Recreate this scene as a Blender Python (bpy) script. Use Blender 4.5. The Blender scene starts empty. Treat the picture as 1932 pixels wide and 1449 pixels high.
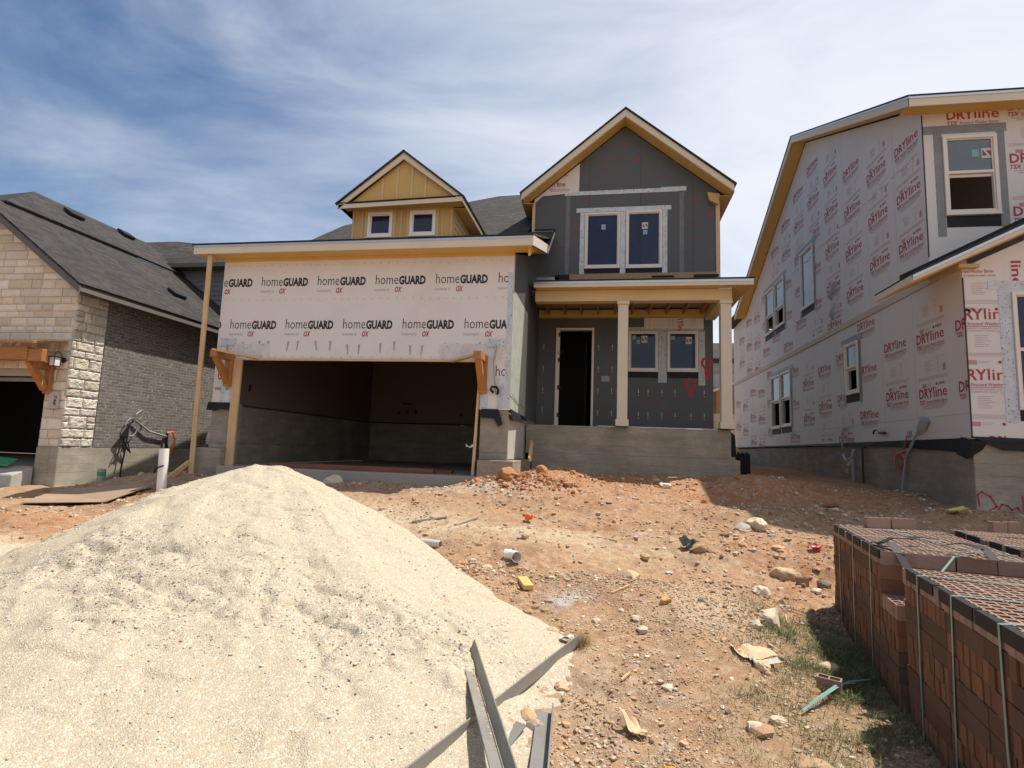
import bpy, bmesh, math, random
import numpy as np
from mathutils import Vector, Matrix
from mathutils.geometry import tessellate_polygon
random.seed(7); RNG = np.random.default_rng(7)
S = bpy.context.scene; COL = S.collection
rad = math.radians
# ---------------------------------------------------------------- camera
# metres; the camera stands at the origin, X runs along the house fronts, Y away from the street
YAW, PITCH, ROLL, FPX, WPX = -0.17023086, 0.11657958, 0.035240482, 1054.492, 1932.0
def cam_axes():
    cy, sy = math.cos(YAW), math.sin(YAW); cp, sp = math.cos(PITCH), math.sin(PITCH); cr, sr = math.cos(ROLL), math.sin(ROLL)
    A = np.array([[cy, -sy, 0], [sy, cy, 0], [0, 0, 1]]); B = np.array([[1, 0, 0], [0, sp, -cp], [0, cp, sp]])
    D = np.array([[cr, -sr, 0], [sr, cr, 0], [0, 0, 1]])
    return D @ B @ A
_M = cam_axes()
cd = bpy.data.cameras.new('camera'); cam = bpy.data.objects.new('camera', cd); COL.objects.link(cam)
cam.matrix_world = Matrix(((_M[0][0], -_M[1][0], -_M[2][0], 0), (_M[0][1], -_M[1][1], -_M[2][1], 0), (_M[0][2], -_M[1][2], -_M[2][2], 0), (0, 0, 0, 1)))
cd.sensor_width = 36; cd.lens = FPX / WPX * 36; cd.clip_end = 2000; cd.clip_start = 0.05
S.camera = cam
# ---------------------------------------------------------------- light
SUNV = Vector((0.42, 0.26, 1.0)).normalized()
EL = math.asin(SUNV.z); AZ = math.atan2(SUNV.x, SUNV.y)
S.view_settings.view_transform = 'Standard'; S.view_settings.look = 'None'; S.view_settings.gamma = 1
S.view_settings.exposure = 0.33
sl = bpy.data.lights.new('sun', 'SUN'); sl.energy = 4.9; sl.angle = rad(0.53); sl.color = (1.0, 0.95, 0.87)
so = bpy.data.objects.new('sun', sl); COL.objects.link(so); so.rotation_euler = (-SUNV).to_track_quat('-Z', 'Y').to_euler()
so.location = (8, 6, 30)
def nd(nt, typ, **kw):
    n = nt.nodes.new(typ)
    for k, v in kw.items():
        if k in n.inputs: n.inputs[k].default_value = v
        else: setattr(n, k, v)
    return n
W = bpy.data.worlds.new('World'); S.world = W; W.use_nodes = True
nt = W.node_tree; nt.nodes.clear()
sky = nd(nt, 'ShaderNodeTexSky', sky_type='NISHITA', sun_disc=False, sun_elevation=EL, sun_rotation=AZ, altitude=200, air_density=1.0, dust_density=0.6, ozone_density=2.2)
tc = nd(nt, 'ShaderNodeTexCoord')
mp = nd(nt, 'ShaderNodeMapping'); mp.inputs['Scale'].default_value = (0.9, 1.9, 4.0); mp.inputs['Rotation'].default_value = (0.25, 0.35, 0.3)
nt.links.new(tc.outputs['Generated'], mp.inputs['Vector'])
n1 = nd(nt, 'ShaderNodeTexNoise', Scale=1.7, Detail=7.0, Roughness=0.58, Distortion=0.5)
n2 = nd(nt, 'ShaderNodeTexNoise', Scale=0.9, Detail=3.0, Roughness=0.5)
nt.links.new(mp.outputs[0], n1.inputs['Vector']); nt.links.new(tc.outputs['Generated'], n2.inputs['Vector'])
sx = nd(nt, 'ShaderNodeSeparateXYZ'); nt.links.new(tc.outputs['Generated'], sx.inputs[0])
# more cirrus towards the sun's side (east) than to the west
def mth(nt, op, a, b, clamp=False):
    n = nt.nodes.new('ShaderNodeMath'); n.operation = op; n.use_clamp = clamp
    for i, v in enumerate((a, b)):
        if hasattr(v, 'links') or hasattr(v, 'is_linked'): nt.links.new(v, n.inputs[i])
        else: n.inputs[i].default_value = v
    return n.outputs[0]
cov = mth(nt, 'ADD', mth(nt, 'MULTIPLY', sx.outputs['X'], 0.84), 0.45)
cov = mth(nt, 'ADD', cov, mth(nt, 'MULTIPLY', mth(nt, 'SUBTRACT', 0.5, sx.outputs['Z']), 0.38))
cov = mth(nt, 'ADD', cov, mth(nt, 'MULTIPLY', mth(nt, 'SUBTRACT', n2.outputs[0], 0.5), 0.75))
cl = mth(nt, 'ADD', cov, mth(nt, 'MULTIPLY', mth(nt, 'SUBTRACT', n1.outputs[0], 0.45), 1.35))
ramp = nd(nt, 'ShaderNodeMapRange', interpolation_type='SMOOTHSTEP'); ramp.inputs['From Min'].default_value = -0.35; ramp.inputs['From Max'].default_value = 1.1
nt.links.new(cl, ramp.inputs['Value'])
cfac = mth(nt, 'MULTIPLY', ramp.outputs[0], 0.9)
mix = nt.nodes.new('ShaderNodeMix'); mix.data_type = 'RGBA'
for i in mix.inputs:
    if i.name == 'B' and i.type == 'RGBA': i.default_value = (8.5, 8.8, 9.4, 1)
nt.links.new(cfac, mix.inputs[0])
hsv = nd(nt, 'ShaderNodeHueSaturation', Saturation=1.2, Value=1.0); nt.links.new(sky.outputs[0], hsv.inputs['Color'])
ins = [i for i in mix.inputs if i.type == 'RGBA']; nt.links.new(hsv.outputs[0], ins[0])
bg = nd(nt, 'ShaderNodeBackground', Strength=0.088)
nt.links.new([o for o in mix.outputs if o.type == 'RGBA'][0], bg.inputs['Color'])
wo = nd(nt, 'ShaderNodeOutputWorld'); nt.links.new(bg.outputs[0], wo.inputs[0])
S.cycles.max_bounces = 6; S.cycles.diffuse_bounces = 4; S.cycles.glossy_bounces = 3; S.cycles.sample_clamp_indirect = 6

# ---------------------------------------------------------------- helpers
def tag(o, label=None, cat=None, group=None, kind=None):
    if label: o['label'] = label
    if cat: o['category'] = cat
    if group: o['group'] = group
    if kind: o['kind'] = kind
    return o
def thing(name, label, cat, loc=(0, 0, 0), group=None):
    o = bpy.data.objects.new(name, None); COL.objects.link(o); o.location = loc; o.empty_display_size = .2
    return tag(o, label, cat, group)
def wloc(o):
    v = Vector((0, 0, 0))
    while o is not None: v += o.location; o = o.parent
    return v
class MB:
    def __init__(s): s.v = []; s.f = []; s.cut = []
    def add(s, vs, fs):
        n = len(s.v); s.cut.append((n, len(s.f))); s.v += [tuple(map(float, v)) for v in vs]; s.f += [tuple(i + n for i in f) for f in fs]; return s
    def box(s, x0, x1, y0, y1, z0, z1):
        vs = [(x, y, z) for z in (z0, z1) for y in (y0, y1) for x in (x0, x1)]
        return s.add(vs, [(0, 2, 3, 1), (4, 5, 7, 6), (0, 1, 5, 4), (2, 6, 7, 3), (0, 4, 6, 2), (1, 3, 7, 5)])
    def beam(s, p, q, w, h, up=(0, 0, 1)):
        p = Vector(p); q = Vector(q); d = (q - p).normalized(); u = Vector(up)
        sd = d.cross(u).normalized(); u = sd.cross(d).normalized()
        vs = [b + sd * a * w / 2 + u * c * h / 2 for b in (p, q) for a, c in ((-1, -1), (1, -1), (1, 1), (-1, 1))]
        return s.add(vs, [(0, 1, 2, 3), (7, 6, 5, 4), (0, 4, 5, 1), (1, 5, 6, 2), (2, 6, 7, 3), (3, 7, 4, 0)])
    def prism(s, pts, vec):
        n = len(pts); vec = Vector(vec); a = [Vector(p) for p in pts]
        tri = tessellate_polygon([a]); fs = [tuple(t) for t in tri] + [tuple(i + n for i in reversed(t)) for t in tri]
        fs += [(i, (i + 1) % n, (i + 1) % n + n, i + n) for i in range(n)]
        return s.add(a + [p + vec for p in a], fs)
    def tube(s, path, r, n=8, caps=True):
        path = [Vector(p) for p in path]; m = len(path); rings = []; prev = None
        rr = r if hasattr(r, '__len__') else [r] * m
        for i, p in enumerate(path):
            d = (path[min(i + 1, m - 1)] - path[max(i - 1, 0)]).normalized()
            if prev is None: u = d.orthogonal().normalized()
            else: u = (prev - d * prev.dot(d)).normalized()
            prev = u; w = d.cross(u)
            rings += [p + (u * math.cos(2 * math.pi * k / n) + w * math.sin(2 * math.pi * k / n)) * rr[i] for k in range(n)]
        fs = [(i * n + k, i * n + (k + 1) % n, (i + 1) * n + (k + 1) % n, (i + 1) * n + k) for i in range(m - 1) for k in range(n)]
        if caps: fs += [tuple(range(n)), tuple(range((m - 1) * n, m * n))]
        return s.add(rings, fs)
    def disc(s, c, r, n, ax='y'):
        vs = []
        for k in range(n):
            a = 2 * math.pi * k / n; u, w = r * math.cos(a), r * math.sin(a)
            vs.append((c[0] + u, c[1], c[2] + w) if ax == 'y' else (c[0], c[1] + u, c[2] + w))
        return s.add(vs, [tuple(range(n))])
    def build(s, name, mat, parent=None, bevel=0.0, smooth=False, recalc=True, segs=1):
        me = bpy.data.meshes.new(name); off = wloc(parent) if parent else Vector((0, 0, 0))
        me.from_pydata([(v[0] - off.x, v[1] - off.y, v[2] - off.z) for v in s.v], [], s.f)
        if recalc:
            bm = bmesh.new(); bm.from_mesh(me); bmesh.ops.recalc_face_normals(bm, faces=bm.faces); bm.to_mesh(me); bm.free()
        me.materials.append(mat)
        if smooth: me.polygons.foreach_set('use_smooth', [True] * len(me.polygons))
        o = bpy.data.objects.new(name, me); COL.objects.link(o)
        if parent: o.parent = parent
        if bevel: m = o.modifiers.new('bevel', 'BEVEL'); m.width = bevel; m.segments = segs; m.limit_method = 'ANGLE'
        return o
def each(mb, name, mat, parent, bevel=0.0):
    """every piece added to mb becomes a part of its own"""
    o = None; cuts = mb.cut + [(len(mb.v), len(mb.f))]
    for (v0, f0), (v1, f1) in zip(cuts[:-1], cuts[1:]):
        b = MB(); b.add(mb.v[v0:v1], [tuple(i - v0 for i in f) for f in mb.f[f0:f1]]); o = b.build(name, mat, parent, bevel)
    return o
def np_mesh(name, V, F, mat, parent=None, smooth=False, col=None):
    """V (n,3) and F (m,k) arrays to an object"""
    V = np.asarray(V, np.float32)
    if parent: V = V - np.array(wloc(parent), np.float32)
    F = np.asarray(F, np.int32); k = F.shape[1]
    me = bpy.data.meshes.new(name); me.vertices.add(len(V)); me.vertices.foreach_set('co', V.ravel())
    me.loops.add(F.size); me.loops.foreach_set('vertex_index', F.ravel())
    me.polygons.add(len(F)); me.polygons.foreach_set('loop_start', np.arange(0, F.size, k, dtype=np.int32))
    me.polygons.foreach_set('use_smooth', np.full(len(F), smooth)); me.update(calc_edges=True)
    if col is not None:
        a = me.color_attributes.new('Tint', 'FLOAT_COLOR', 'POINT'); a.data.foreach_set('color', np.concatenate([col, np.ones((len(V), 1))], 1).astype(np.float32).ravel())
    me.materials.append(mat); o = bpy.data.objects.new(name, me); COL.objects.link(o)
    if parent: o.parent = parent
    return o
def wall(mb, outer, holes, frame, th):
    """sheet with openings; frame(u, v, d) -> world, d is the depth behind the face"""
    loops = [outer] + list(holes); flat = [p for l in loops for p in l]
    tri = tessellate_polygon([[Vector((p[0], p[1], 0)) for p in l] for l in loops]); n = len(flat)
    vs = [frame(p[0], p[1], 0) for p in flat] + [frame(p[0], p[1], th) for p in flat]
    fs = [tuple(t) for t in tri] + [tuple(i + n for i in reversed(t)) for t in tri]; b = 0
    for l in loops:
        k = len(l); fs += [(b + i, b + (i + 1) % k, b + (i + 1) % k + n, b + i + n) for i in range(k)]; b += k
    return mb.add(vs, fs)
def rect(a, b, c, d): return [(a, c), (b, c), (b, d), (a, d)]
def FY(Y): return lambda u, v, d: (u, Y + d, v)            # wall facing the street: u = X, v = Z
def FXm(X): return lambda u, v, d: (X + d, -u, v)          # wall facing -X: u = -Y so that text reads from the left
def FXp(X): return lambda u, v, d: (X - d, u, v)           # wall facing +X: u = Y
# noise on arrays
_T = RNG.random((256, 256))
def vn(x, y, s=0):
    x = np.asarray(x) + 17.3 * s; y = np.asarray(y) + 9.7 * s
    xi = np.floor(x).astype(int); yi = np.floor(y).astype(int); fx = x - xi; fy = y - yi
    fx = fx * fx * (3 - 2 * fx); fy = fy * fy * (3 - 2 * fy); g = lambda a, b: _T[a & 255, b & 255]
    return (g(xi, yi) * (1 - fx) + g(xi + 1, yi) * fx) * (1 - fy) + (g(xi, yi + 1) * (1 - fx) + g(xi + 1, yi + 1) * fx) * fy
def fbm(x, y, f, o=4, s=0, r=.5):
    t = 0; a = 1; n = 0
    for k in range(o): t = t + a * (vn(x * f, y * f, s + k) - .5); n += a; a *= r; f *= 2.03
    return t / n * 2

# ---------------------------------------------------------------- materials
def newmat(name):
    m = bpy.data.materials.new(name); m.use_nodes = True; t = m.node_tree; t.nodes.clear()
    p = nd(t, 'ShaderNodeBsdfPrincipled'); o = nd(t, 'ShaderNodeOutputMaterial'); t.links.new(p.outputs[0], o.inputs[0]); return m, t, p
def mixc(t, f, a, b, mode='MIX'):
    n = t.nodes.new('ShaderNodeMix'); n.data_type = 'RGBA'; n.blend_type = mode; c = [i for i in n.inputs if i.type == 'RGBA']
    for s, v in ((n.inputs[0], f), (c[0], a), (c[1], b)):
        if hasattr(v, 'is_linked'): t.links.new(v, s)
        elif isinstance(v, (tuple, list)): s.default_value = (*v[:3], 1)
        else: s.default_value = v
    return [x for x in n.outputs if x.type == 'RGBA'][0]
def obco(t, scale=(1, 1, 1), loc=(0, 0, 0)):
    c = nd(t, 'ShaderNodeTexCoord'); m = nd(t, 'ShaderNodeMapping'); m.inputs['Scale'].default_value = scale; m.inputs['Location'].default_value = loc
    t.links.new(c.outputs['Object'], m.inputs[0]); return m.outputs[0]
def noise(t, vec, scale, detail=4, rough=.55, out=0):
    n = nd(t, 'ShaderNodeTexNoise', Scale=scale, Detail=detail, Roughness=rough); t.links.new(vec, n.inputs['Vector']); return n.outputs[out]
def mrange(t, v, a, b, c=0., d=1.):
    n = nd(t, 'ShaderNodeMapRange'); n.inputs['From Min'].default_value = a; n.inputs['From Max'].default_value = b; n.inputs['To Min'].default_value = c; n.inputs['To Max'].default_value = d
    t.links.new(v, n.inputs['Value']); return n.outputs[0]
def bump(t, p, h, strength, dist=.01, prev=None):
    b = nd(t, 'ShaderNodeBump', Strength=strength, Distance=dist); t.links.new(h, b.inputs['Height'])
    if prev: t.links.new(prev, b.inputs['Normal'])
    t.links.new(b.outputs[0], p.inputs['Normal']); return b.outputs[0]
def sc(c, k): return tuple(x * k for x in c)
def M_plain(name, c, rough=.6, var=.12, nscale=3., bs=.15, bscale=60, metal=0., stretch=(1, 1, 1), dirt=None, dirtamt=.3, spec=.4):
    m, t, p = newmat(name); v = obco(t, stretch)
    a = noise(t, v, nscale, 6, .6); col = mixc(t, a, sc(c, 1 - var), sc(c, 1 + var))
    if dirt:
        d = mrange(t, noise(t, v, nscale * .45, 8, .68), .5, .75, 0, dirtamt); col = mixc(t, d, col, dirt)
    t.links.new(col, p.inputs['Base Color']); p.inputs['Roughness'].default_value = rough; p.inputs['Metallic'].default_value = metal
    p.inputs['Specular IOR Level'].default_value = spec
    if bs: bump(t, p, noise(t, v, bscale, 4, .6), bs, .004)
    return m
def M_wood(name, c, axis='x', var=.3, rough=.6):
    st = {'x': (1.2, 22, 22), 'y': (22, 1.2, 22), 'z': (22, 22, 1.2)}[axis]
    m, t, p = newmat(name); v = obco(t, st); w = obco(t)
    a = noise(t, v, 2.2, 6, .62); b = noise(t, w, 1.7, 4)
    col = mixc(t, mrange(t, a, .3, .7), sc(c, 1 - var), sc(c, 1 + var)); col = mixc(t, mrange(t, b, .35, .7, 0, .35), col, sc(c, .62))
    k = nd(t, 'ShaderNodeTexVoronoi', Scale=2.3); t.links.new(w, k.inputs['Vector']); kn = mrange(t, k.outputs['Distance'], .05, .0, 0, .7)
    col = mixc(t, kn, col, sc(c, .3))
    t.links.new(col, p.inputs['Base Color']); p.inputs['Roughness'].default_value = rough; bump(t, p, a, .25, .003); return m
def M_concrete(name, c, board=.19, rough=.85):
    """board-formed concrete: level joints, run stains, lime streaks"""
    m, t, p = newmat(name); v = obco(t)
    a = noise(t, v, 1.3, 8, .65); f = noise(t, v, 26, 5, .7)
    col = mixc(t, mrange(t, a, .3, .7), sc(c, .66), sc(c, 1.25)); col = mixc(t, mrange(t, f, .3, .75, 0, .45), col, sc(c, 1.35))
    pour = noise(t, obco(t, (.8, .8, 2.6)), 1.6, 8, .72); col = mixc(t, mrange(t, pour, .36, .6), sc(c, .72), col)
    ws = obco(t, (2.2, 2.2, .6)); col = mixc(t, mrange(t, noise(t, ws, 1.3, 7, .65), .5, .85, 0, .5), col, (c[0] * .7, c[1] * .55, c[2] * .42))
    pit = nd(t, 'ShaderNodeTexVoronoi', Scale=9.0); t.links.new(v, pit.inputs['Vector']); ph = mrange(t, pit.outputs['Distance'], .10, .05); col = mixc(t, mth(t, 'MULTIPLY', ph, mrange(t, noise(t, v, 1.9, 3), .45, .6)), col, sc(c, .3))
    lime = noise(t, obco(t, (1.2, 1.2, 7)), 2.6, 7, .7); col = mixc(t, mrange(t, lime, .62, .74, 0, .55), col, (.5, .47, .43))
    sx = nd(t, 'ShaderNodeSeparateXYZ'); wv = obco(t); wob = noise(t, wv, .8, 2); t.links.new(wv, sx.inputs[0])
    z = mth(t, 'ADD', sx.outputs['Z'], mth(t, 'MULTIPLY', wob, .05)); fr = mth(t, 'FRACT', mth(t, 'MULTIPLY', z, 1 / board), 0)
    ln = mrange(t, mth(t, 'ABSOLUTE', mth(t, 'SUBTRACT', fr, .5), 0), .035, .0); ln2 = mth(t, 'MULTIPLY', ln, mrange(t, noise(t, v, 2.2, 3), .38, .6))
    col = mixc(t, mth(t, 'MULTIPLY', ln2, .6), col, sc(c, .4))
    t.links.new(col, p.inputs['Base Color']); p.inputs['Roughness'].default_value = rough; p.inputs['Specular IOR Level'].default_value = .25
    h = mth(t, 'SUBTRACT', mth(t, 'MULTIPLY', f, .5), ln2); bump(t, p, h, .5, .008); return m
def M_shingle(name, u, k, c=(.04, .036, .033)):
    """u = object axis along the eave, k = slope length per metre of height"""
    m, t, p = newmat(name); cc = nd(t, 'ShaderNodeTexCoord'); s = nd(t, 'ShaderNodeSeparateXYZ'); t.links.new(cc.outputs['Object'], s.inputs[0])
    cb = nd(t, 'ShaderNodeCombineXYZ'); t.links.new(s.outputs[u], cb.inputs[0]); t.links.new(mth(t, 'MULTIPLY', s.outputs['Z'], k), cb.inputs[1])
    br = nd(t, 'ShaderNodeTexBrick', Scale=1.0, offset=.37, offset_frequency=2, squash=.7, squash_frequency=3); br.inputs['Brick Width'].default_value = .23; br.inputs['Row Height'].default_value = .135
    br.inputs['Mortar Size'].default_value = .006; br.inputs['Mortar Smooth'].default_value = .3; br.inputs['Color1'].default_value = (*sc(c, .55), 1); br.inputs['Color2'].default_value = (*sc(c, 1.6), 1); br.inputs['Mortar'].default_value = (*sc(c, .25), 1)
    t.links.new(cb.outputs[0], br.inputs['Vector'])
    v = obco(t); col = mixc(t, mrange(t, noise(t, v, 260, 2), .35, .7, 0, .5), br.outputs['Color'], sc(c, 2.2)); col = mixc(t, mrange(t, noise(t, v, .7, 4), .3, .7, 0, .35), col, sc(c, .7))
    t.links.new(col, p.inputs['Base Color']); p.inputs['Roughness'].default_value = .9; p.inputs['Specular IOR Level'].default_value = .2
    fr = mth(t, 'FRACT', mth(t, 'MULTIPLY', mth(t, 'MULTIPLY', s.outputs['Z'], k), 1 / .135), 0)
    h = mth(t, 'SUBTRACT', mth(t, 'SUBTRACT', 1.0, fr), mth(t, 'MULTIPLY', br.outputs['Fac'], .6)); b = bump(t, p, h, .9, .012); bump(t, p, noise(t, v, 300, 2), .4, .003, b); return m
def M_tape(name, base, ink, u='X', sx=28, sz=20, dens=.60):
    """flashing tape: pale film printed with short dashes"""
    m, t, p = newmat(name); cc = nd(t, 'ShaderNodeTexCoord'); s = nd(t, 'ShaderNodeSeparateXYZ'); t.links.new(cc.outputs['Object'], s.inputs[0])
    cb = nd(t, 'ShaderNodeCombineXYZ'); t.links.new(mth(t, 'MULTIPLY', s.outputs[u], sx), cb.inputs[0]); t.links.new(mth(t, 'MULTIPLY', s.outputs['Z'], sz), cb.inputs[1])
    n = noise(t, cb.outputs[0], 1.0, 3, .6); w = noise(t, obco(t), 5, 4)
    col = mixc(t, mrange(t, w, .3, .7), sc(base, .85), sc(base, 1.12)); col = mixc(t, mrange(t, n, dens, dens + .03), col, ink)
    t.links.new(col, p.inputs['Base Color']); p.inputs['Roughness'].default_value = .45; bump(t, p, noise(t, obco(t), 14, 4), .35, .006); return m
def M_glass(name, c=(.008, .013, .032), spec=.9, rough=.03):
    m, t, p = newmat(name); p.inputs['Base Color'].default_value = (*c, 1); p.inputs['Roughness'].default_value = rough; p.inputs['Specular IOR Level'].default_value = spec; p.inputs['IOR'].default_value = 1.6
    bump(t, p, noise(t, obco(t), 1.1, 2), .16, .03); w_ = noise(t, obco(t), 2.5, 6, .7); t.links.new(mixc(t, mrange(t, w_, .45, .8, 0, .35), c, (c[0] * 2 + .02, c[1] * 2 + .02, c[2] * 1.5 + .02)), p.inputs['Base Color']); t.links.new(mrange(t, w_, .4, .8, rough, rough + .12), p.inputs['Roughness']); return m  # lighter mottling in the base colour imitates uneven reflections
def M_tint(name, rough=.9, bs=.4, bscale=40, spec=.2, mul=1.0):
    """surface coloured by the Tint attribute (each stone's or patch's own colour)"""
    m, t, p = newmat(name); a = nd(t, 'ShaderNodeVertexColor', layer_name='Tint'); v = obco(t)
    f = noise(t, v, bscale, 6, .65); col = mixc(t, 1.0, a.outputs[0], mixc(t, f, (.72 * mul,) * 3, (1.28 * mul,) * 3), 'MULTIPLY')
    t.links.new(col, p.inputs['Base Color']); p.inputs['Roughness'].default_value = rough; p.inputs['Specular IOR Level'].default_value = spec; bump(t, p, f, bs, .01); return m
BEIGE = (.62, .545, .42); YEL = (.63, .40, .125)
m_trim = M_plain('primed_trim', BEIGE, .55, .06, 1.5, .08, 30, dirt=(.4, .34, .26), dirtamt=.2)
m_yel = M_plain('yellow_primer', YEL, .6, .1, 1.2, .1, 40, dirt=(.45, .3, .12), dirtamt=.35)
m_beam = M_plain('beige_beam', (.62, .465, .25), .6, .1, 1.2, .1, 40, dirt=(.5, .36, .18), dirtamt=.35)
m_yel2 = M_plain('yellow_siding', (.52, .345, .12), .6, .1, 1.2, .1, 40, dirt=(.4, .27, .1), dirtamt=.35)
m_wrap = M_plain('white_housewrap', (.67, .635, .61), .6, .05, 1.2, .3, 3.2, dirt=(.48, .42, .38), dirtamt=.45)
m_dry = M_plain('weather_barrier_sheathing', (.62, .585, .56), .55, .05, .9, .08, 7, dirt=(.5, .45, .42), dirtamt=.35)
m_gsh = M_plain('grey_sheathing', (.083, .087, .089), .6, .12, .8, .1, 12, dirt=(.16, .155, .14), dirtamt=.4)
m_green = M_tape('grey_green_film', (.42, .45, .385), (.12, .13, .12), 'Y', 45, 9, .66)
m_black = M_plain('black_membrane', (.018, .018, .02), .62, .2, 3, .3, 12, spec=.2)
m_felt = M_plain('black_felt', (.03, .03, .032), .8, .2, 3, .3, 40)
m_redp = M_plain('red_print', (.36, .04, .045), .6, .1, 3, 0)
m_pink = M_plain('pale_red_print', (.46, .24, .225), .6, .1, 3, 0)
m_dkred = M_plain('faded_red_print', (.21, .055, .06), .6, .2, 5, 0)
m_blk = M_plain('black_print', (.022, .02, .02), .6, .1, 3, 0)
m_gryp = M_plain('grey_print', (.33, .31, .3), .6, .1, 3, 0)
m_spray = M_plain('red_spray_paint', (.38, .03, .035), .6, .25, 9, 0)
m_pine = M_wood('pine_z', (.60, .40, .21), 'z', .16); m_pinex = M_wood('pine_x', (.60, .40, .21), 'x', .16); m_piney = M_wood('pine_y', (.6, .4, .21), 'y', .16)
m_ced = M_wood('cedar_z', (.40, .165, .042), 'z', .35); m_cedx = M_wood('cedar_x', (.40, .165, .042), 'x', .35); m_cedy = M_wood('cedar_y', (.40, .165, .042), 'y', .35)
m_tim = M_wood('red_timber', (.2, .065, .035), 'x', .3)
m_ply = M_wood('plywood', (.36, .245, .16), 'x', .2)
m_conc = M_concrete('board_formed_concrete', (.32, .275, .215)); m_conc2 = M_concrete('pale_board_concrete', (.36, .32, .25), .17)
m_concs = M_concrete('stem_wall_concrete', (.30, .265, .215), .9)
m_slab = M_plain('slab_concrete', (.33, .29, .24), .85, .2, 2, .3, 40, dirt=(.24, .2, .16), dirtamt=.6)
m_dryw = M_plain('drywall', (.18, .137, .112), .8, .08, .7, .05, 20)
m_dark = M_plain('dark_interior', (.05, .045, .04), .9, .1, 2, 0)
m_frame = M_plain('white_vinyl', (.70, .63, .56), .4, .04, 2, 0)
m_glass = M_glass('dark_glass', (.006, .014, .048), .3); m_glass2 = M_glass('grey_glass', (.03, .045, .05), .9); m_tgl = M_glass('teal_sky_glass', (.075, .12, .115), .8, .08); m_purp = M_glass('navy_glass', (.012, .012, .035), .5, .1)  # teal base colour paints in the reflected sky
m_blt = M_tape('printed_flashing_tape', (.50, .54, .55), (.07, .09, .11), 'X', 26, 18, .62)
m_blt2 = M_tape('printed_flashing_tape_blue', (.50, .53, .56), (.09, .12, .26), 'X', 30, 22, .61)
m_gtape = M_tape('grey_flashing_tape', (.19, .195, .19), (.055, .055, .055), 'X', 60, 34, .63); m_gtape2 = M_tape('grey_flashing_tape_side', (.2, .21, .21), (.08, .08, .08), 'Y', 50, 30, .64)
m_stick = M_plain('sticker_paper', (.55, .55, .52), .6, .05, 3, 0); m_bstick = M_plain('blue_sticker', (.22, .38, .42), .6, .05, 3, 0)
m_pvc = M_plain('white_pvc', (.76, .75, .71), .35, .05, 3, .05, 8, dirt=(.5, .42, .33), dirtamt=.4)
m_gpvc = M_plain('grey_pvc', (.3, .31, .32), .4, .08, 3, 0); m_steel = M_plain('dull_primed_steel', (.235, .225, .205), .5, .2, 4, .2, 30, .25, dirt=(.42, .36, .27), dirtamt=.6)
m_galv = M_plain('galvanised_metal', (.5, .53, .56), .35, .1, 3, .05, 20, .7); m_iron = M_plain('black_iron', (.02, .02, .02), .5, .2, 4, .1)
m_red = M_plain('red_plastic', (.55, .03, .04), .4, .15, 5, .1); m_org = M_plain('orange_plastic', (.8, .16, .03), .5, .1, 5, 0); m_grn = M_plain('green_tape', (.05, .3, .14), .5, .1, 5, 0)
m_strap = M_plain('green_strap', (.20, .31, .27), .35, .15, 6, .1); m_card = M_plain('cardboard', (.58, .42, .25), .8, .12, 3, .2, 12)
m_sh_x = M_shingle('shingles_front', 'X', 2.2); m_sh_y = M_shingle('shingles_side', 'Y', 1.72); m_sh_yr = M_shingle('shingles_gable', 'Y', 1.6)
m_edge = M_plain('shingle_edge', (.03, .03, .032), .8, .2, 6, .3, 40)
m_led = M_plain('osb', (.33, .22, .12), .8, .35, 22, .3, 60)
m_siding = M_plain('grey_siding', (.15, .155, .16), .6, .05, 1, .05)
m_gtrim = M_plain('grey_trim', (.115, .11, .1), .55, .1, 1.5, .05)

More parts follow.
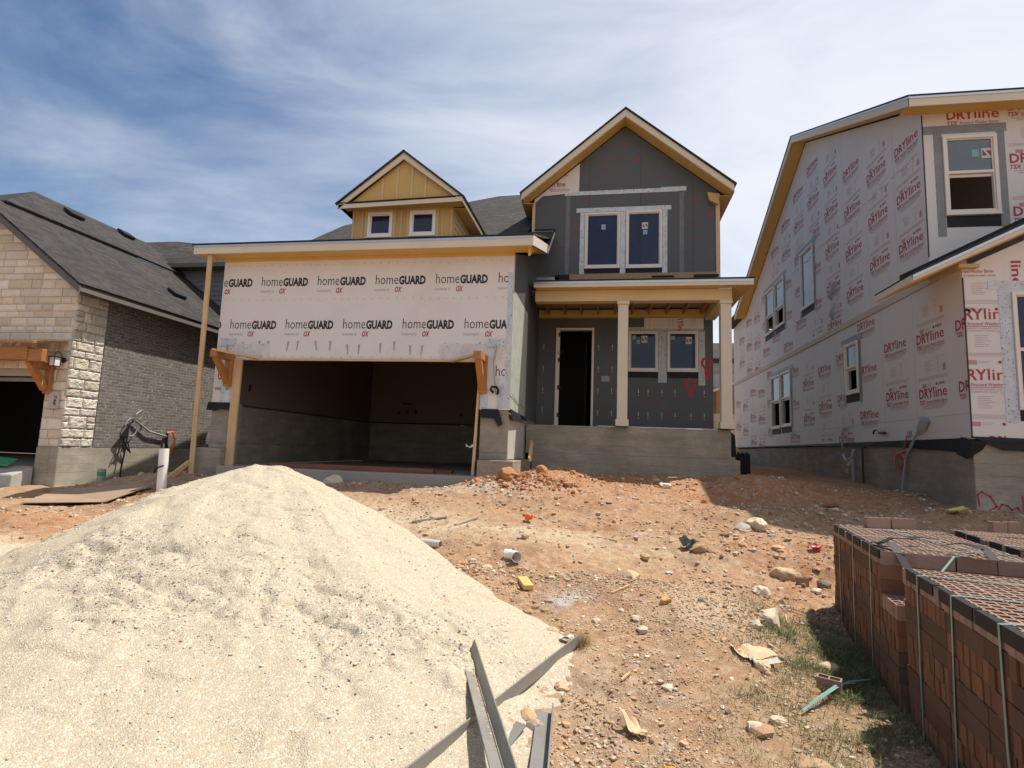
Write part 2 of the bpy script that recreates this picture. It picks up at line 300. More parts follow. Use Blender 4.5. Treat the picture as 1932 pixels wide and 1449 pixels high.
# ---------------------------------------------------------------- lettering
_tc = {}
def text_mesh(s, off=0.0, shear=0.0):
    k = (s, off, shear)
    if k in _tc: return _tc[k]
    c = bpy.data.curves.new('lettering', 'FONT'); c.body = s; c.offset = off; c.shear = shear; c.resolution_u = 2; c.fill_mode = 'FRONT'
    o = bpy.data.objects.new('lettering', c); COL.objects.link(o); dg = bpy.context.evaluated_depsgraph_get(); me = o.evaluated_get(dg).to_mesh()
    V = np.array([v.co[:2] for v in me.vertices]); F = [tuple(p.vertices) for p in me.polygons]
    o.evaluated_get(dg).to_mesh_clear(); bpy.data.objects.remove(o); bpy.data.curves.remove(c)
    V[:, 0] -= V[:, 0].min(); _tc[k] = (V, F, V[:, 0].max(), V[:, 1].max()); return _tc[k]
class Letter:
    """collects flat print on a wall, 2.5 mm proud; clipped to the wall's outline rectangle and around windows"""
    def __init__(s, frame, clip=None): s.mb = {}; s.fr = frame; s.clip = clip; s.d = -.0025
    def _add(s, P, F, mat):
        s.mb.setdefault(mat, MB()).add([s.fr(u, v, s.d) for u, v in P], F)
    def text(s, st, u, v, w, h, mat, off=0., shear=0., rot=0.):
        V, F, tw, th = text_mesh(st, off, shear); P = np.stack([V[:, 0] / tw * w, V[:, 1] / th * h], 1)
        a = rad(rot); c, n = math.cos(a), math.sin(a); P = P @ np.array([[c, n], [-n, c]]) + (u, v)
        if s.clip: P, F = clip(P, F, s.clip)
        s._add(P, F, mat)
    def bar(s, u0, u1, v0, v1, mat):
        if s.clip: u0, u1, v0, v1 = max(u0, s.clip[0]), min(u1, s.clip[1]), max(v0, s.clip[2]), min(v1, s.clip[3])
        if u1 > u0 and v1 > v0: s._add(rect(u0, u1, v0, v1), [(0, 1, 2, 3)], mat)
    def dot(s, u, v, r, mat): s._add([(u + r * math.cos(k * 1.047), v + r * math.sin(k * 1.047)) for k in range(6)], [tuple(range(6))], mat)
    def poly(s, P, mat): s._add(P, [tuple(range(len(P)))], mat)
    def build(s, parent, name='lettering'):
        for m, b in s.mb.items():
            if b.v: b.build(name, m, parent, recalc=False)
def clip(P, F, c):
    if P[:, 0].min() >= c[0] and P[:, 0].max() <= c[1] and P[:, 1].min() >= c[2] and P[:, 1].max() <= c[3]: return P, F
    V = []; G = []
    for f in F:
        q = [tuple(P[i]) for i in f]
        for ax, lim, sg in ((0, c[0], 1), (0, c[1], -1), (1, c[2], 1), (1, c[3], -1)):
            o = []
            for i in range(len(q)):
                a, b = q[i - 1], q[i]; da, db = sg * (a[ax] - lim), sg * (b[ax] - lim)
                if (da >= 0) != (db >= 0): r = da / (da - db); o.append((a[0] + (b[0] - a[0]) * r, a[1] + (b[1] - a[1]) * r))
                if db >= 0: o.append(b)
            q = o
            if len(q) < 3: break
        if len(q) >= 3: G.append(tuple(range(len(V), len(V) + len(q)))); V += q
    return (np.array(V) if V else np.zeros((0, 2))), G

# ---------------------------------------------------------------- shared building pieces
def fbox(mb, fr, u0, u1, v0, v1, d0, d1):
    vs = [fr(u, v, d) for d in (d0, d1) for v in (v0, v1) for u in (u0, u1)]
    return mb.add(vs, [(0, 2, 3, 1), (4, 5, 7, 6), (0, 1, 5, 4), (2, 6, 7, 3), (0, 4, 6, 2), (1, 3, 7, 5)])
def ring(mb, fr, u0, u1, v0, v1, w, d0, d1):
    fbox(mb, fr, u0, u0 + w, v0, v1, d0, d1); fbox(mb, fr, u1 - w, u1, v0, v1, d0, d1)
    fbox(mb, fr, u0 + w, u1 - w, v0, v0 + w, d0, d1); return fbox(mb, fr, u0 + w, u1 - w, v1 - w, v1, d0, d1)
def window(parent, fr, u0, u1, v0, v1, glass, style='fixed', w=.05, stickers=(), glass_low=None, matf=None, mid=.5):
    mf = matf or m_frame; mb = MB(); ring(mb, fr, u0, u1, v0, v1, w, -.035, .06); ring(mb, fr, u0 + w, u1 - w, v0 + w, v1 - w, .022, -.012, .05)
    vm = v0 + (v1 - v0) * mid
    if style != 'fixed': fbox(mb, fr, u0 + w, u1 - w, vm - .03, vm + .025, -.02, .045)
    fbox(mb, fr, u0 - .012, u1 + .012, v0 - .03, v0 - .002, -.05, .01)
    o = mb.build('window', mf, parent, bevel=.004); a, b = u0 + w + .02, u1 - w - .02
    if style == 'fixed': fbox(MB(), fr, a, b, v0 + w + .02, v1 - w - .02, .015, .03).build('pane', glass, o)
    else:
        fbox(MB(), fr, a, b, vm + .02, v1 - w - .02, .012, .024).build('pane', glass, o)
        if style == 'open':
            sb = MB(); fbox(sb, fr, a, b, vm - .085, vm - .032, .026, .05); sb.build('raised_sash', mf, o, bevel=.003)
        else: fbox(MB(), fr, a, b, v0 + w + .02, vm - .03, .028, .04).build('pane', glass_low or glass, o)
    for (su, sv, sw, sh, kind) in stickers:
        fbox(MB(), fr, su, su + sw, sv, sv + sh, .006, .011).build('sticker', m_bstick if kind == 'b' else m_stick, o)
        if kind == 'n':
            q = MB(); d = .0045; q.add([fr(su + sw * .1, sv + sh * .9, d), fr(su + sw * .1, sv + sh * .25, d), fr(su + sw * .55, sv + sh * .25, d)], [(0, 1, 2)])
            q.add([fr(su + sw * .9, sv + sh * .1, d), fr(su + sw * .9, sv + sh * .75, d), fr(su + sw * .45, sv + sh * .75, d)], [(0, 1, 2)]); q.build('sticker_mark', m_dkred, o, recalc=False)
    return o
def slope_panel(mb, pts, th):
    n = (Vector(pts[1]) - Vector(pts[0])).cross(Vector(pts[2]) - Vector(pts[0])).normalized()
    if n.z > 0: n = -n
    return mb.prism(pts, n * th)

# ================================================================ the unfinished house in the middle
H = thing('unfinished_house', 'two storey house under construction in the middle, with white wrapped garage front and grey gable', 'house', (-2.0, 10.0, -.5))
GX0, GX1, GY = -7.8, -1.755, 10.0
# garage front wall in housewrap
wm = MB(); wall(wm, [(GX0, .73), (-7.33, .73), (-7.33, 1.60), (-2.31, 1.60), (-2.31, .71), (GX1, .71), (GX1, 3.69), (GX0, 3.69)], [], FY(GY), .11)
gw = wm.build('garage_wall', m_wrap, H)
L = Letter(FY(GY), (GX0 + .004, GX1 - .004, .74, 3.66))
def homeguard(u, v, part=None):
    L.text('home', u, v, .46, .195, m_blk, -.006); L.text('GUARD', u + .475, v, .54, .165, m_blk, .046)
    L.text('housewrap by', u - .01, v - .135, .30, .062, m_gryp, -.006); L.text('OX', u + .40, v - .155, .145, .105, m_redp, .035, .28)
for k in range(-1, 5): homeguard(-6.93 + 1.222 * k, 3.103)
for k in range(-1, 5): homeguard(-7.545 + 1.221 * k, 2.226)
L.text('home', -2.03, 1.33, .47, .195, m_blk, -.006); L.text('ox', -7.72, 1.19, .2, .16, m_redp, .01); L.text('oxip.com', -7.76, .98, .34, .07, m_blk, .01)
for v, st in ((3.53, .17), (2.82, .165), (1.66, .2)):
    u = GX0 + .1
    while u < GX1 - .1: L.dot(u, v + random.uniform(-.012, .012), .011, m_gryp); u += st + random.uniform(-.02, .02)
for i in range(26):                                                    # smears where sealant was wiped on
    u = -7.3 + i * .215 + random.uniform(-.06, .06); t = random.uniform(-.04, .04); a = 1.93 + random.uniform(-.05, .05)
    if i % 3 != 1: L.poly([(u - .022 + t, a), (u + .022 + t, a + .01), (u + .012, a - .19), (u - .008, a - .19)], m_gryp)
L.build(gw)
# tape patches on the wrap
tp = MB(); F = FY(GY)
for a, b, c, d in ((-7.79, -6.62, 1.62, 1.92), (-3.15, -1.77, 1.63, 1.93)): fbox(tp, F, a, b, c, d, -.004, .002)
each(tp, 'flashing_tape', M_tape('sparse_dash_tape', (.6, .555, .53), (.09, .10, .14), 'X', 22, 26, .625), H)
tp = MB()
for a, b, c, d in ((-1.99, -1.757, .74, 1.3), (-2.31, -2.16, .74, 1.1), (-7.62, -7.52, .75, 1.12), (-7.44, -7.34, .75, 1.1), (-1.86, -1.757, 1.3, 3.3)):
    fbox(tp, F, a, b, c, d, -.006 if d < 2 else -.003, .002)
each(tp, 'flashing_tape', m_blt2, H)
for u in (-7.56, -2.02):                                               # light fitting blocks with their wires
    q = MB(); q.prism([(u - .18, GY - .02, 1.86), (u + .16, GY - .02, 1.89), (u + .19, GY - .02, 2.02), (u - .17, GY - .02, 2.03)], (0, .025, 0)); b = q.build('fixture_tape', m_blt, H)
    q = MB(); e = 1 if u > -5 else -1; q.tube([(u, GY - .03, 1.9), (u - .03 * e - .02, GY - .05, 1.6), (u - .02 * e, GY - .05, 1.3), (u + .02 * e, GY - .06, .98 if e > 0 else 1.5)], .012, 6); q.build('cable', m_gpvc, H)
q = MB(); q.tube([(-2.05, GY - .05, 1.02), (-2.1, GY - .09, 1.07), (-2.07, GY - .1, 1.12), (-1.99, GY - .1, 1.12), (-1.95, GY - .09, 1.06), (-1.97, GY - .06, .99)], .024, 6); q.build('cable_loop', m_black, H)
# side wall of the garage: grey sheathing, pale film on the corner
q = MB(); wall(q, [(10.113, .70), (14.0, .70), (14.0, 5.0), (10.113, 3.69)], [], FXp(GX1), .11); q.build('garage_side_wall', m_gsh, H)
q = MB(); q.box(GX1 - .004, GX1 + .006, 10.004, 11.95, .715, 2.98); q.build('corner_film', m_green, H)
q = MB(); q.prism([(GX1 + .02, 10.0, .73), (GX1 + .03, 11.2, .70), (GX1 + .06, 12.2, .62), (GX1 + .07, 11.0, .60), (GX1 + .06, 10.05, .52)], (.012, 0, 0)); q.build('membrane_flap', m_black, H)
q = MB(); q.box(GX0, GX0 + .11, 10.113, 17.6, .70, 3.9); q.build('garage_side_wall', m_gsh, H)
q = MB(); q.tube([(-1.73, 10.02, 1.02), (-1.735, 10.6, .95), (-1.735, 11.1, .9), (-1.735, 12.0, .9)], .006, 5); q.build('cable', m_gpvc, H)
# stem walls, footings, slab
q = MB(); q.box(-7.79, -7.36, 10.015, 10.35, -.17, .725); q.box(-2.29, -1.768, 10.015, 10.35, -.2, .705); q.box(-1.98, -1.768, 10.352, 13.99, -.2, .70); q.box(-7.79, -7.62, 10.352, 17.5, -.5, .70)
q.box(-7.618, -1.99, 17.3, 17.5, -.5, .70); each(q, 'stem_wall', m_concs, H, bevel=.006)
q = MB(); q.box(-1.775, -1.762, 10.03, 11.95, -.18, .55); q.build('pale_facing', M_plain('pale_facing_grey', (.45, .43, .37), .8, .12, 5, .3, 25), H)  # thin paler sheet over the front stretch of the stem wall
q = MB(); q.box(-7.9, -7.37, 9.82, 10.34, -.95, -.172); q.box(-2.27, -1.62, 9.8, 12.3, -.95, -.202); each(q, 'footing', m_conc, H, bevel=.01)
q = MB(); q.box(-7.36, -2.275, 9.72, 17.29, -1.1, -.50); q.build('garage_slab', m_slab, H, bevel=.012)
# inside the garage
q = MB(); q.box(-7.66, -7.64, 10.36, 17.28, .74, 2.75); q.box(-7.64, -1.99, 17.26, 17.29, .74, 2.75); q.box(-2.0, -1.985, 10.36, 17.25, -.49, 2.75); each(q, 'drywall', m_dryw, H)
q = MB(); q.box(-7.66, -1.98, 10.12, 17.3, 2.76, 2.79); q.build('garage_ceiling', m_dryw, H)
q = MB(); q.box(-6.55, -6.2, 17.235, 17.258, 1.32, 1.38); q.box(-6.68, -6.6, 17.235, 17.258, 1.0, 1.12); q.box(-6.4, -6.32, 17.235, 17.258, 1.02, 1.14); q.box(-6.12, -6.04, 17.235, 17.258, 1.02, 1.16); q.box(-4.6, -4.52, 17.235, 17.258, .98, 1.1); q.box(-7.638, -7.63, 10.9, 10.96, 1.05, 1.2); each(q, 'outlet_box', m_blk, H)
# garage opening timber
q = MB(); q.box(-7.36, -7.185, 9.955, 10.0, -.5, 1.60); q.build('door_jamb', m_pine, H, bevel=.003)
q = MB(); q.prism([(-2.40, 9.93, -.5), (-2.345, 9.93, -.5), (-2.31, 9.93, 1.15), (-2.345, 9.93, 1.15)], (0, .06, 0)); q.build('door_jamb', m_pine, H, bevel=.003)
q = MB(); q.beam((-6.95, 9.97, 1.60), (-2.40, 9.97, 1.605), .05, .045); q.build('header_board', m_pinex, H, bevel=.003)
q = MB(); q.beam((-7.46, 9.42, 1.70), (-6.82, 9.93, 1.615), .09, .04); q.build('header_board', m_pinex, H, bevel=.003)
q = MB(); q.beam((-2.86, 9.92, 1.585), (-2.33, 9.55, 1.64), .09, .04); q.build('header_board', m_pinex, H, bevel=.003)
for x in (-7.43, -2.255):                                              # cedar brackets either side of the opening
    z = 1.0 if x > -5 else 1.05
    q = MB(); q.box(x - .07, x + .07, 9.875, 9.994, z, 1.70); q.box(x - .07, x + .07, 9.43, 9.873, 1.56, 1.70); b = q.build('timber_bracket', m_ced, H, bevel=.006)
    q = MB(); q.beam((x, 9.5, 1.60), (x, 9.9, z + .08), .115, .1); q.build('strut', m_ced, b, bevel=.005)
# garage eave and roof
q = MB(); q.box(-8.2, -1.37, 9.575, 9.6, 3.655, 3.835); q.build('fascia', m_trim, H, bevel=.003)
q = MB(); q.box(-8.2, -1.37, 9.565, 9.574, 3.79, 3.86); q.box(-8.2, -1.37, 9.565, 9.7, 3.861, 3.866); q.build('drip_edge', m_galv, H)
q = MB(); q.box(-8.18, -1.39, 9.602, 9.998, 3.675, 3.688); q.build('soffit', m_yel, H)
q = MB(); q.box(GX0, GX1, 9.985, 9.999, 3.62, 3.674); q.build('frieze_strip', m_yel, H)
def groof(x0, x1, y0, y1): return [(x0, y0, 3.868 + .36 * (y0 - 9.56)), (x1, y0, 3.868 + .36 * (y0 - 9.56)), (x1, y1, 3.868 + .36 * (y1 - 9.56)), (x0, y1, 3.868 + .36 * (y1 - 9.56))]
q = MB(); slope_panel(q, groof(-8.24, -1.35, 9.55, 15.0), .035); q.build('garage_roof', m_sh_x, H)
q = MB(); q.beam((-8.185, 9.602, 3.73), (-8.185, 15, 5.66), .025, .16); q.build('rake_board', m_trim, H)
q = MB(); q.prism([(-1.37, 9.58, 3.655), (-1.37, 12.1, 4.40), (-1.37, 12.1, 4.60), (-1.37, 9.58, 3.84)], (.022, 0, 0)); q.build('rake_board', m_frame, H)
q = MB(); q.prism([(-1.75, 9.61, 3.66), (-1.395, 9.61, 3.66), (-1.395, 12.0, 4.36), (-1.75, 12.0, 4.36)], (0, 0, .012)); each(q, 'rake_soffit', m_yel, H)
q = MB(); q.prism([(-1.42, 9.75, 3.69), (-1.42, 9.75, 3.52), (-1.42, 10.0, 3.69)], (-.04, 0, 0)); q.build('eave_block', m_yel, H)
q = MB(); slope_panel(q, [(-2.57, 12.0, 4.84), (-1.39, 10.6, 4.27), (-1.35, 12.06, 4.50), (-1.335, 13.15, 5.36), (-2.0, 13.15, 5.36)], .03); q.build('cricket_roof', m_felt, H)
q = MB(); q.beam((-1.345, 12.06, 4.47), (-1.33, 13.15, 5.30), .02, .05); q.build('cricket_trim', m_frame, H)
q = MB(); q.box(-1.86, -1.36, 13.16, 13.195, 5.28, 5.37); q.build('step_flashing', m_galv, H)
q = MB(); q.box(-1.86, -1.32, 13.15, 13.198, 5.375, 5.42); each(q, 'felt_strip', m_black, H)
q = MB(); q.beam((-2.75, 11.6, 4.66), (-1.6, 12.9, 5.05), .1, .04); q.build('roof_plank', m_pinex, H)
# main roof behind
A, B, C_, D = (-7.906, 13.0, 5.177), (-7.841, 15.0, 6.498), (-3.56, 17.0, 8.171), (-1.93, 17.0, 8.2)
E_, F_, K = (-1.93, 12.3, 4.88), (-7.9, 12.95, 5.1), (-3.56, 12.3, 4.9)
q = MB(); q.add([A, B, C_, D, E_, K, (-3.56, 22, 5.0), (-1.93, 22, 5.0), (-7.9, 22, 5.0)], [(0, 1, 5), (1, 2, 5), (5, 2, 3, 4), (2, 6, 7, 3), (1, 8, 6, 2), (0, 8, 1)]); q.build('main_roof', m_sh_x, H, recalc=False)
q = MB(); q.box(-7.75, 2.4, 21.7, 21.9, -.4, 5.1); q.box(-7.75, -7.6, 17.6, 21.69, -.4, 5.0); each(q, 'rear_wall', m_gsh, H)
# dormer
DY = 10.8; F = FY(DY); dm = MB()
W1, W2 = (-5.105, -4.553, 4.395, 4.935), (-4.163, -3.6, 4.40, 4.935)
wall(dm, [(-5.47, 4.25), (-3.227, 4.25), (-3.227, 5.0), (-5.47, 5.0)], [rect(*W1), rect(*W2)], F, .1); dm.box(-5.36, -3.34, 10.905, 11.1, 4.28, 5.0)
dr = dm.build('dormer_wall', m_yel2, H)
q = MB(); q.prism([(-5.42, 10.56, 5.06), (-3.1, 10.56, 5.08), (-4.25, 10.56, 5.98)], (0, .05, 0)); q.build('dormer_gable', m_yel2, H)
q = MB()
for w in (W1, W2): ring(q, F, w[0] - .075, w[1] + .075, w[2] - .085, w[3] + .06, .074, -.018, -.001)
for u in (-5.44, -5.235, -4.36, -3.45, -3.26): fbox(q, F, u - .024, u + .024, 4.25, 4.98, -.0155, -.0005)
for u in (-4.72, -4.40, -4.08, -3.78): fbox(q, F, u - .028, u + .028, 5.08, 5.06 + .80 * (1.13 - abs(u + 4.25)) - .02, -.256, -.2405)
fbox(q, F, -5.46, -3.23, 4.255, 4.285, -.03, -.019); q.build('battens', M_plain('batten_trim', (.53, .40, .20), .6, .08, 2, .05), H, bevel=.002)
for w in (W1, W2): window(H, F, *w, m_purp, 'fixed', .055, matf=M_plain('white_frame', (.8, .78, .75), .4, .03, 2, 0))
q = MB(); q.prism([(-5.655, 10.45, 4.895), (-2.945, 10.45, 4.955), (-2.945, 10.45, 5.045), (-5.655, 10.45, 4.985)], (0, .022, 0)); q.build('dormer_fascia', m_trim, H)
q = MB(); q.prism([(-5.66, 10.43, 5.0), (-2.94, 10.43, 5.055), (-3.0, 10.555, 5.10), (-5.6, 10.555, 5.06)], (0, 0, .02)); q.build('pent_roof', m_edge, H)
q = MB(); q.box(-5.6, -3.0, 10.475, 10.795, 4.985, 4.998); q.build('dormer_soffit', m_yel2, H)
def rake(mb, x0, z0, x1, z1, Y, h, th):
    mb.prism([(x0, Y, z0), (x1, Y, z1), (x1, Y, z1 - h), (x0, Y, z0 - h * .92)], (0, th, 0))
q = MB(); rake(q, -5.63, 5.03, -4.25, 6.075, 10.45, .15, .025); rake(q, -2.945, 5.08, -4.25, 6.075, 10.4505, .15, .025); q.build('dormer_rake', m_trim, H)
q = MB(); slope_panel(q, [(-5.70, 10.41, 5.0), (-4.25, 10.41, 6.115), (-4.25, 13.6, 6.115), (-5.70, 13.6, 5.0)], .035); slope_panel(q, [(-2.90, 10.41, 5.05), (-4.25, 10.41, 6.1149), (-4.25, 13.6, 6.1149), (-2.90, 13.6, 5.05)], .035); each(q, 'dormer_roof', m_sh_yr, H)
q = MB(); q.box(-5.47, -5.37, 10.902, 13.5, 4.2, 5.0); q.build('dormer_side_wall', m_yel2, H)
q = MB(); q.box(-3.325, -3.227, 10.902, 13.5, 4.2, 5.02)
for k in range(5): q.prism([(-3.226, 10.9, 4.3 + k * .14), (-3.226, 13.4, 4.3 + k * .14), (-3.212, 13.4, 4.3 + k * .14), (-3.212, 10.9, 4.3 + k * .14)], (-.008, 0, .135))
q.build('dormer_side_wall', M_plain('lap_siding', (.5, .38, .2), .6, .06, 1, 0), H)
q = MB(); q.box(-2.96, -2.938, 10.46, 13.3, 4.945, 5.045); q.build('dormer_fascia', m_trim, H)
q = MB(); q.box(-3.22, -2.965, 10.8, 13.3, 4.955, 4.965); q.build('dormer_soffit', m_yel2, H)
# upper gable
UY = 13.2; F = FY(UY); UW1, UW2 = (-.594, .246, 4.425, 5.807), (.386, 1.228, 4.415, 5.817)
def gz_under(x): return 8.0 - .815 * abs(x - .335)
um = MB(); wall(um, [(-1.87, 3.85), (2.52, 3.85), (2.52, gz_under(2.52)), (.335, gz_under(.335)), (-1.87, gz_under(-1.87))], [rect(*UW1), rect(*UW2)], F, .12)
ug = um.build('gable_wall', m_gsh, H)
L = Letter(F); L.d = -.003
for i, (u, v) in enumerate(((-.25, 7.02), (1.2, 7.35), (1.25, 6.6), (-1.15, 5.75), (-1.17, 4.95), (1.95, 6.0), (1.97, 5.05), (.85, 6.1), (-.62, 6.05), (-1.0, 5.25), (2.2, 6.6), (.25, 7.45))):
    L.text('OX', u, v, .17, .1, m_dkred, .02, .2)
    if i % 3 != 2: L.text('ThermoPLY' if i < 3 else 'PLY', u + (-.02 if i < 3 else .25), v - .17, .4 if i < 3 else .17, .075, m_dkred, .012, .2)
    L.bar(u - .2, u + .05, v - .3, v - .292, m_dkred); L.bar(u + .3, u + .45, v - .36, v - .28, m_dkred) if i % 2 else None
for u in (-.5, .72, 1.94): L.bar(u, u + .006, 3.9, gz_under(u) - .05, m_felt)
L.build(ug)
q = MB(); wall(q, [(-1.86, 6.10), (-1.66, 6.29), (-1.1, 6.33), (-.76, 6.36), (-.755, 7.10), (-1.86, 6.20)], [], FY(UY - .006), .004); dp = q.build('white_panel', m_dry, H)
L = Letter(FY(UY - .006), (-1.75, -.77, 6.34, 7.1)); L.text('DRYline', -1.62, 6.52, .52, .135, m_redp, .02); L.text('TSX', -1.5, 6.42, .12, .06, m_redp, .02, .25); L.text('Structural Weather Barrier', -1.37, 6.425, .37, .045, m_redp, 0, .2); L.bar(-1.45, -1.0, 6.40, 6.408, m_redp); L.text('DRY', -1.15, 6.78, .12, .05, m_redp, .02); L.build(dp)
q = MB()
for a, b, c, d in ((-1.105, 1.6, 6.275, 6.375), (1.2, 1.79, 6.285, 6.395)): fbox(q, F, a, b, c, d, -.005 - .003 * (a > 0), .001)
fbox(q, F, -.81, 1.44, 5.825, 5.935, -.009, .001)
for a, b in ((-.715, -.60), (.253, .379), (1.236, 1.352)): fbox(q, F, a, b, 4.16, 5.82, -.0065, .001)
each(q, 'flashing_tape', m_blt, H)
q = MB()
for u in (-1.02, 1.68): fbox(q, F, u - .05, u + .05, 4.0, 6.26, -.004, .001)
each(q, 'wire_tape', M_tape('dark_dash_tape', (.13, .13, .13), (.3, .31, .32), 'X', 40, 12, .66), H)  # dark tape printed with paler dashes
q = MB(); fbox(q, F, -.594, .246, 4.29, 4.392, -.006, .001); fbox(q, F, .386, 1.228, 4.285, 4.382, -.006, .001); each(q, 'sill_membrane', m_black, H)
for i, w in enumerate((UW1, UW2)):
    st = ((-.2, 5.38, .1, .13, 'b'),) if i == 0 else ((.76, 5.37, .14, .16, 'n'), (.79, 5.23, .1, .11, 'b'))
    window(H, F, *w, m_glass, 'fixed', .05, st)
q = MB(); fbox(q, F, -1.2, 2.45, 4.08, 4.27, -.012, .001); q.build('osb_strip', m_led, H)
q = MB(); fbox(q, F, 1.0, 1.5, 4.15, 4.20, -.03, -.013); fbox(q, F, 1.95, 2.5, 4.14, 4.21, -.03, -.013); fbox(q, F, -1.3, -.95, 4.1, 4.26, -.03, -.013); each(q, 'felt_strip', m_black, H)
q = MB(); fbox(q, F, -1.75, -1.2, 4.05, 4.2, -.03, .001); q.build('wall_flashing', m_galv, H)
q = MB(); q.box(-1.87, -1.75, 13.325, 21.7, 3.85, 6.2); q.box(2.40, 2.52, 13.325, 21.7, 3.85, 6.2); each(q, 'upper_side_wall', m_gsh, H)
q = MB(); q.box(2.45, 2.545, 13.17, 13.199, 3.95, 6.15); q.box(-1.9, -1.83, 13.14, 13.199, 5.35, 6.1); each(q, 'corner_strip', m_pine, H, bevel=.003)
RYF = 12.8
q = MB(); rake(q, -2.13, 6.205, .335, 8.215, RYF, .18, .028); q.build('rake_board', m_trim, H); q = MB(); rake(q, 2.79, 6.205, .335, 8.2149, RYF + .0006, .18, .028); q.build('rake_board', m_trim, H)
def uroof(s): x1 = .335 + s * 2.515; z = lambda x: 8.262 - .815 * abs(x - .335); return [(x1, RYF - .035, z(x1)), (.335, RYF - .035, z(.335)), (.335, 21.9, z(.335)), (x1, 21.9, z(x1))]
q = MB(); slope_panel(q, uroof(-1), .03); slope_panel(q, uroof(1), .0301); each(q, 'gable_roof', m_sh_yr, H)
q = MB()
for s in (-1, 1):
    x1 = .335 + s * 2.44; z = lambda x: 8.045 - .815 * abs(x - .335); slope_panel(q, [(x1, RYF + .03, z(x1)), (.335, RYF + .03, z(.335)), (.335, UY - .002, z(.335)), (x1, UY - .002, z(x1))], .014)
each(q, 'rake_soffit', m_yel, H)
q = MB(); q.box(-2.13, -1.875, 13.0, 21.6, 6.02, 6.034); q.box(2.525, 2.78, 13.0, 21.6, 6.02, 6.034); each(q, 'eave_soffit', m_yel2, H)
q = MB(); q.box(-2.145, -2.12, 12.84, 21.6, 6.03, 6.19); q.box(2.78, 2.805, 12.84, 21.6, 6.03, 6.19); each(q, 'eave_fascia', m_trim, H)
q = MB(); q.prism([(2.53, 13.19, 6.12), (2.25, 13.19, 6.18), (2.3, 13.19, 5.98), (2.5, 13.19, 5.86)], (0, -.1, 0)); q.build('frieze_return', m_yel2, H)
# porch
q = MB(); q.box(-1.62, 2.93, 11.8, 11.825, 3.535, 3.655); q.build('porch_fascia', m_trim, H, bevel=.003)
q = MB(); q.box(-1.62, 2.93, 11.79, 11.799, 3.61, 3.685); q.build('drip_edge', m_galv, H)
q = MB(); slope_panel(q, [(-1.62, 11.77, 3.692), (2.96, 11.77, 3.692), (2.96, 13.19, 4.07), (-1.62, 13.19, 4.07)], .03); q.build('porch_roof', m_felt, H)
q = MB(); q.box(-1.6, 2.91, 11.83, 12.09, 3.55, 3.562); q.box(2.57, 2.91, 12.09, 14, 3.55, 3.562); each(q, 'porch_soffit', m_yel, H)
q = MB(); q.box(-1.62, 2.565, 12.095, 12.33, 3.30, 3.548); q.build('porch_beam', m_beam, H, bevel=.004); q = MB(); q.box(2.33, 2.563, 12.332, 13.98, 3.302, 3.548); q.build('porch_beam', m_beam, H, bevel=.004)
q = MB(); q.box(-1.74, 2.32, 13.84, 13.98, 3.36, 3.55); q.build('ledger', m_yel2, H)
q = MB(); x = -1.5
while x < 2.3: q.box(x, x + .04, 12.335, 13.83, 3.42, 3.56); x += .41
each(q, 'ceiling_joists', m_ced, H)
q = MB(); q.box(-1.75, 2.6, 12.34, 13.98, 3.6, 3.62); q.build('ceiling_deck', m_ply, H)
for x in (.316, 2.445):
    q = MB(); q.box(x - .109, x + .109, 12.1, 12.318, .723, 3.222); c = q.build('porch_column', m_trim, H, bevel=.004)
    q = MB(); q.box(x - .138, x + .138, 12.07, 12.348, .575, .722); q.build('column_base', m_trim, c, bevel=.004); q = MB(); q.box(x - .13, x + .13, 12.075, 12.343, 3.223, 3.30); q.build('column_cap', m_trim, c, bevel=.004)
    q = MB(); q.box(x - .145, x + .145, 12.06, 12.355, .566, .574); q.build('shim', m_blk, c)
PY = 14.0; F = FY(PY); PW1, PW2, DR = (.502, 1.215, 2.045, 3.036), (1.44, 2.165, 2.05, 3.036), (-1.304, -.345, .575, 3.12)
q = MB(); wall(q, [(-1.755, .56), (2.52, .56), (2.52, 3.84), (-1.755, 3.84)], [rect(*PW1), rect(*PW2), rect(*DR)], F, .12); pw = q.build('porch_wall', m_gsh, H)
L = Letter(F); L.d = -.003
for (u, v) in ((.95, 1.22), (1.4, 1.0), (2.0, 1.05), (-1.5, 2.6), (-.25, 1.9), (.05, 1.3), (-.2, .95), (-.9, 3.4), (.1, 3.45), (-1.5, 1.7)):
    L.text('OX', u, v, .16, .09, m_dkred, .02, .2); L.text('PLY', u + .2, v - .16, .2, .07, m_dkred, .012, .2)
for u in (-1.58, -1.42): L.bar(u, u + .012, .7, 3.0, m_gsh)
for (u0, vs) in ((-1.62, (1.0, 1.5, 2.05, 2.6)), (-.24, (.95, 1.5, 2.05, 2.6)), (.1, (.95, 1.5, 2.05, 2.6))):
    for v in vs: L.bar(u0, u0 + .014, v, v + .09, m_stick); L.dot(u0 + .007, v - .04, .012, m_stick)
for u in (.75, .98, 1.31, 1.62, 1.99, 2.3):
    for v in (1.48, .92): L.bar(u, u + .013, v, v + .1, m_stick); L.dot(u + .006, v - .05, .011, m_stick)
L.build(pw)
q = MB(); q.box(.88, 2.3, 13.99, 13.996, 3.1, 3.55); dp = q.build('white_panel', m_dry, H)
L = Letter(FY(13.99)); L.text('DRYline', 1.69, 3.5, .5, .13, m_redp, .02, 0, -90)
for u in (1.0, 1.47, 1.56, 2.02, 2.08): L.text('Structural Weather Barrier', u, 3.5, .36, .03, m_pink, 0, 0, -90)
L.build(dp)
q = MB()
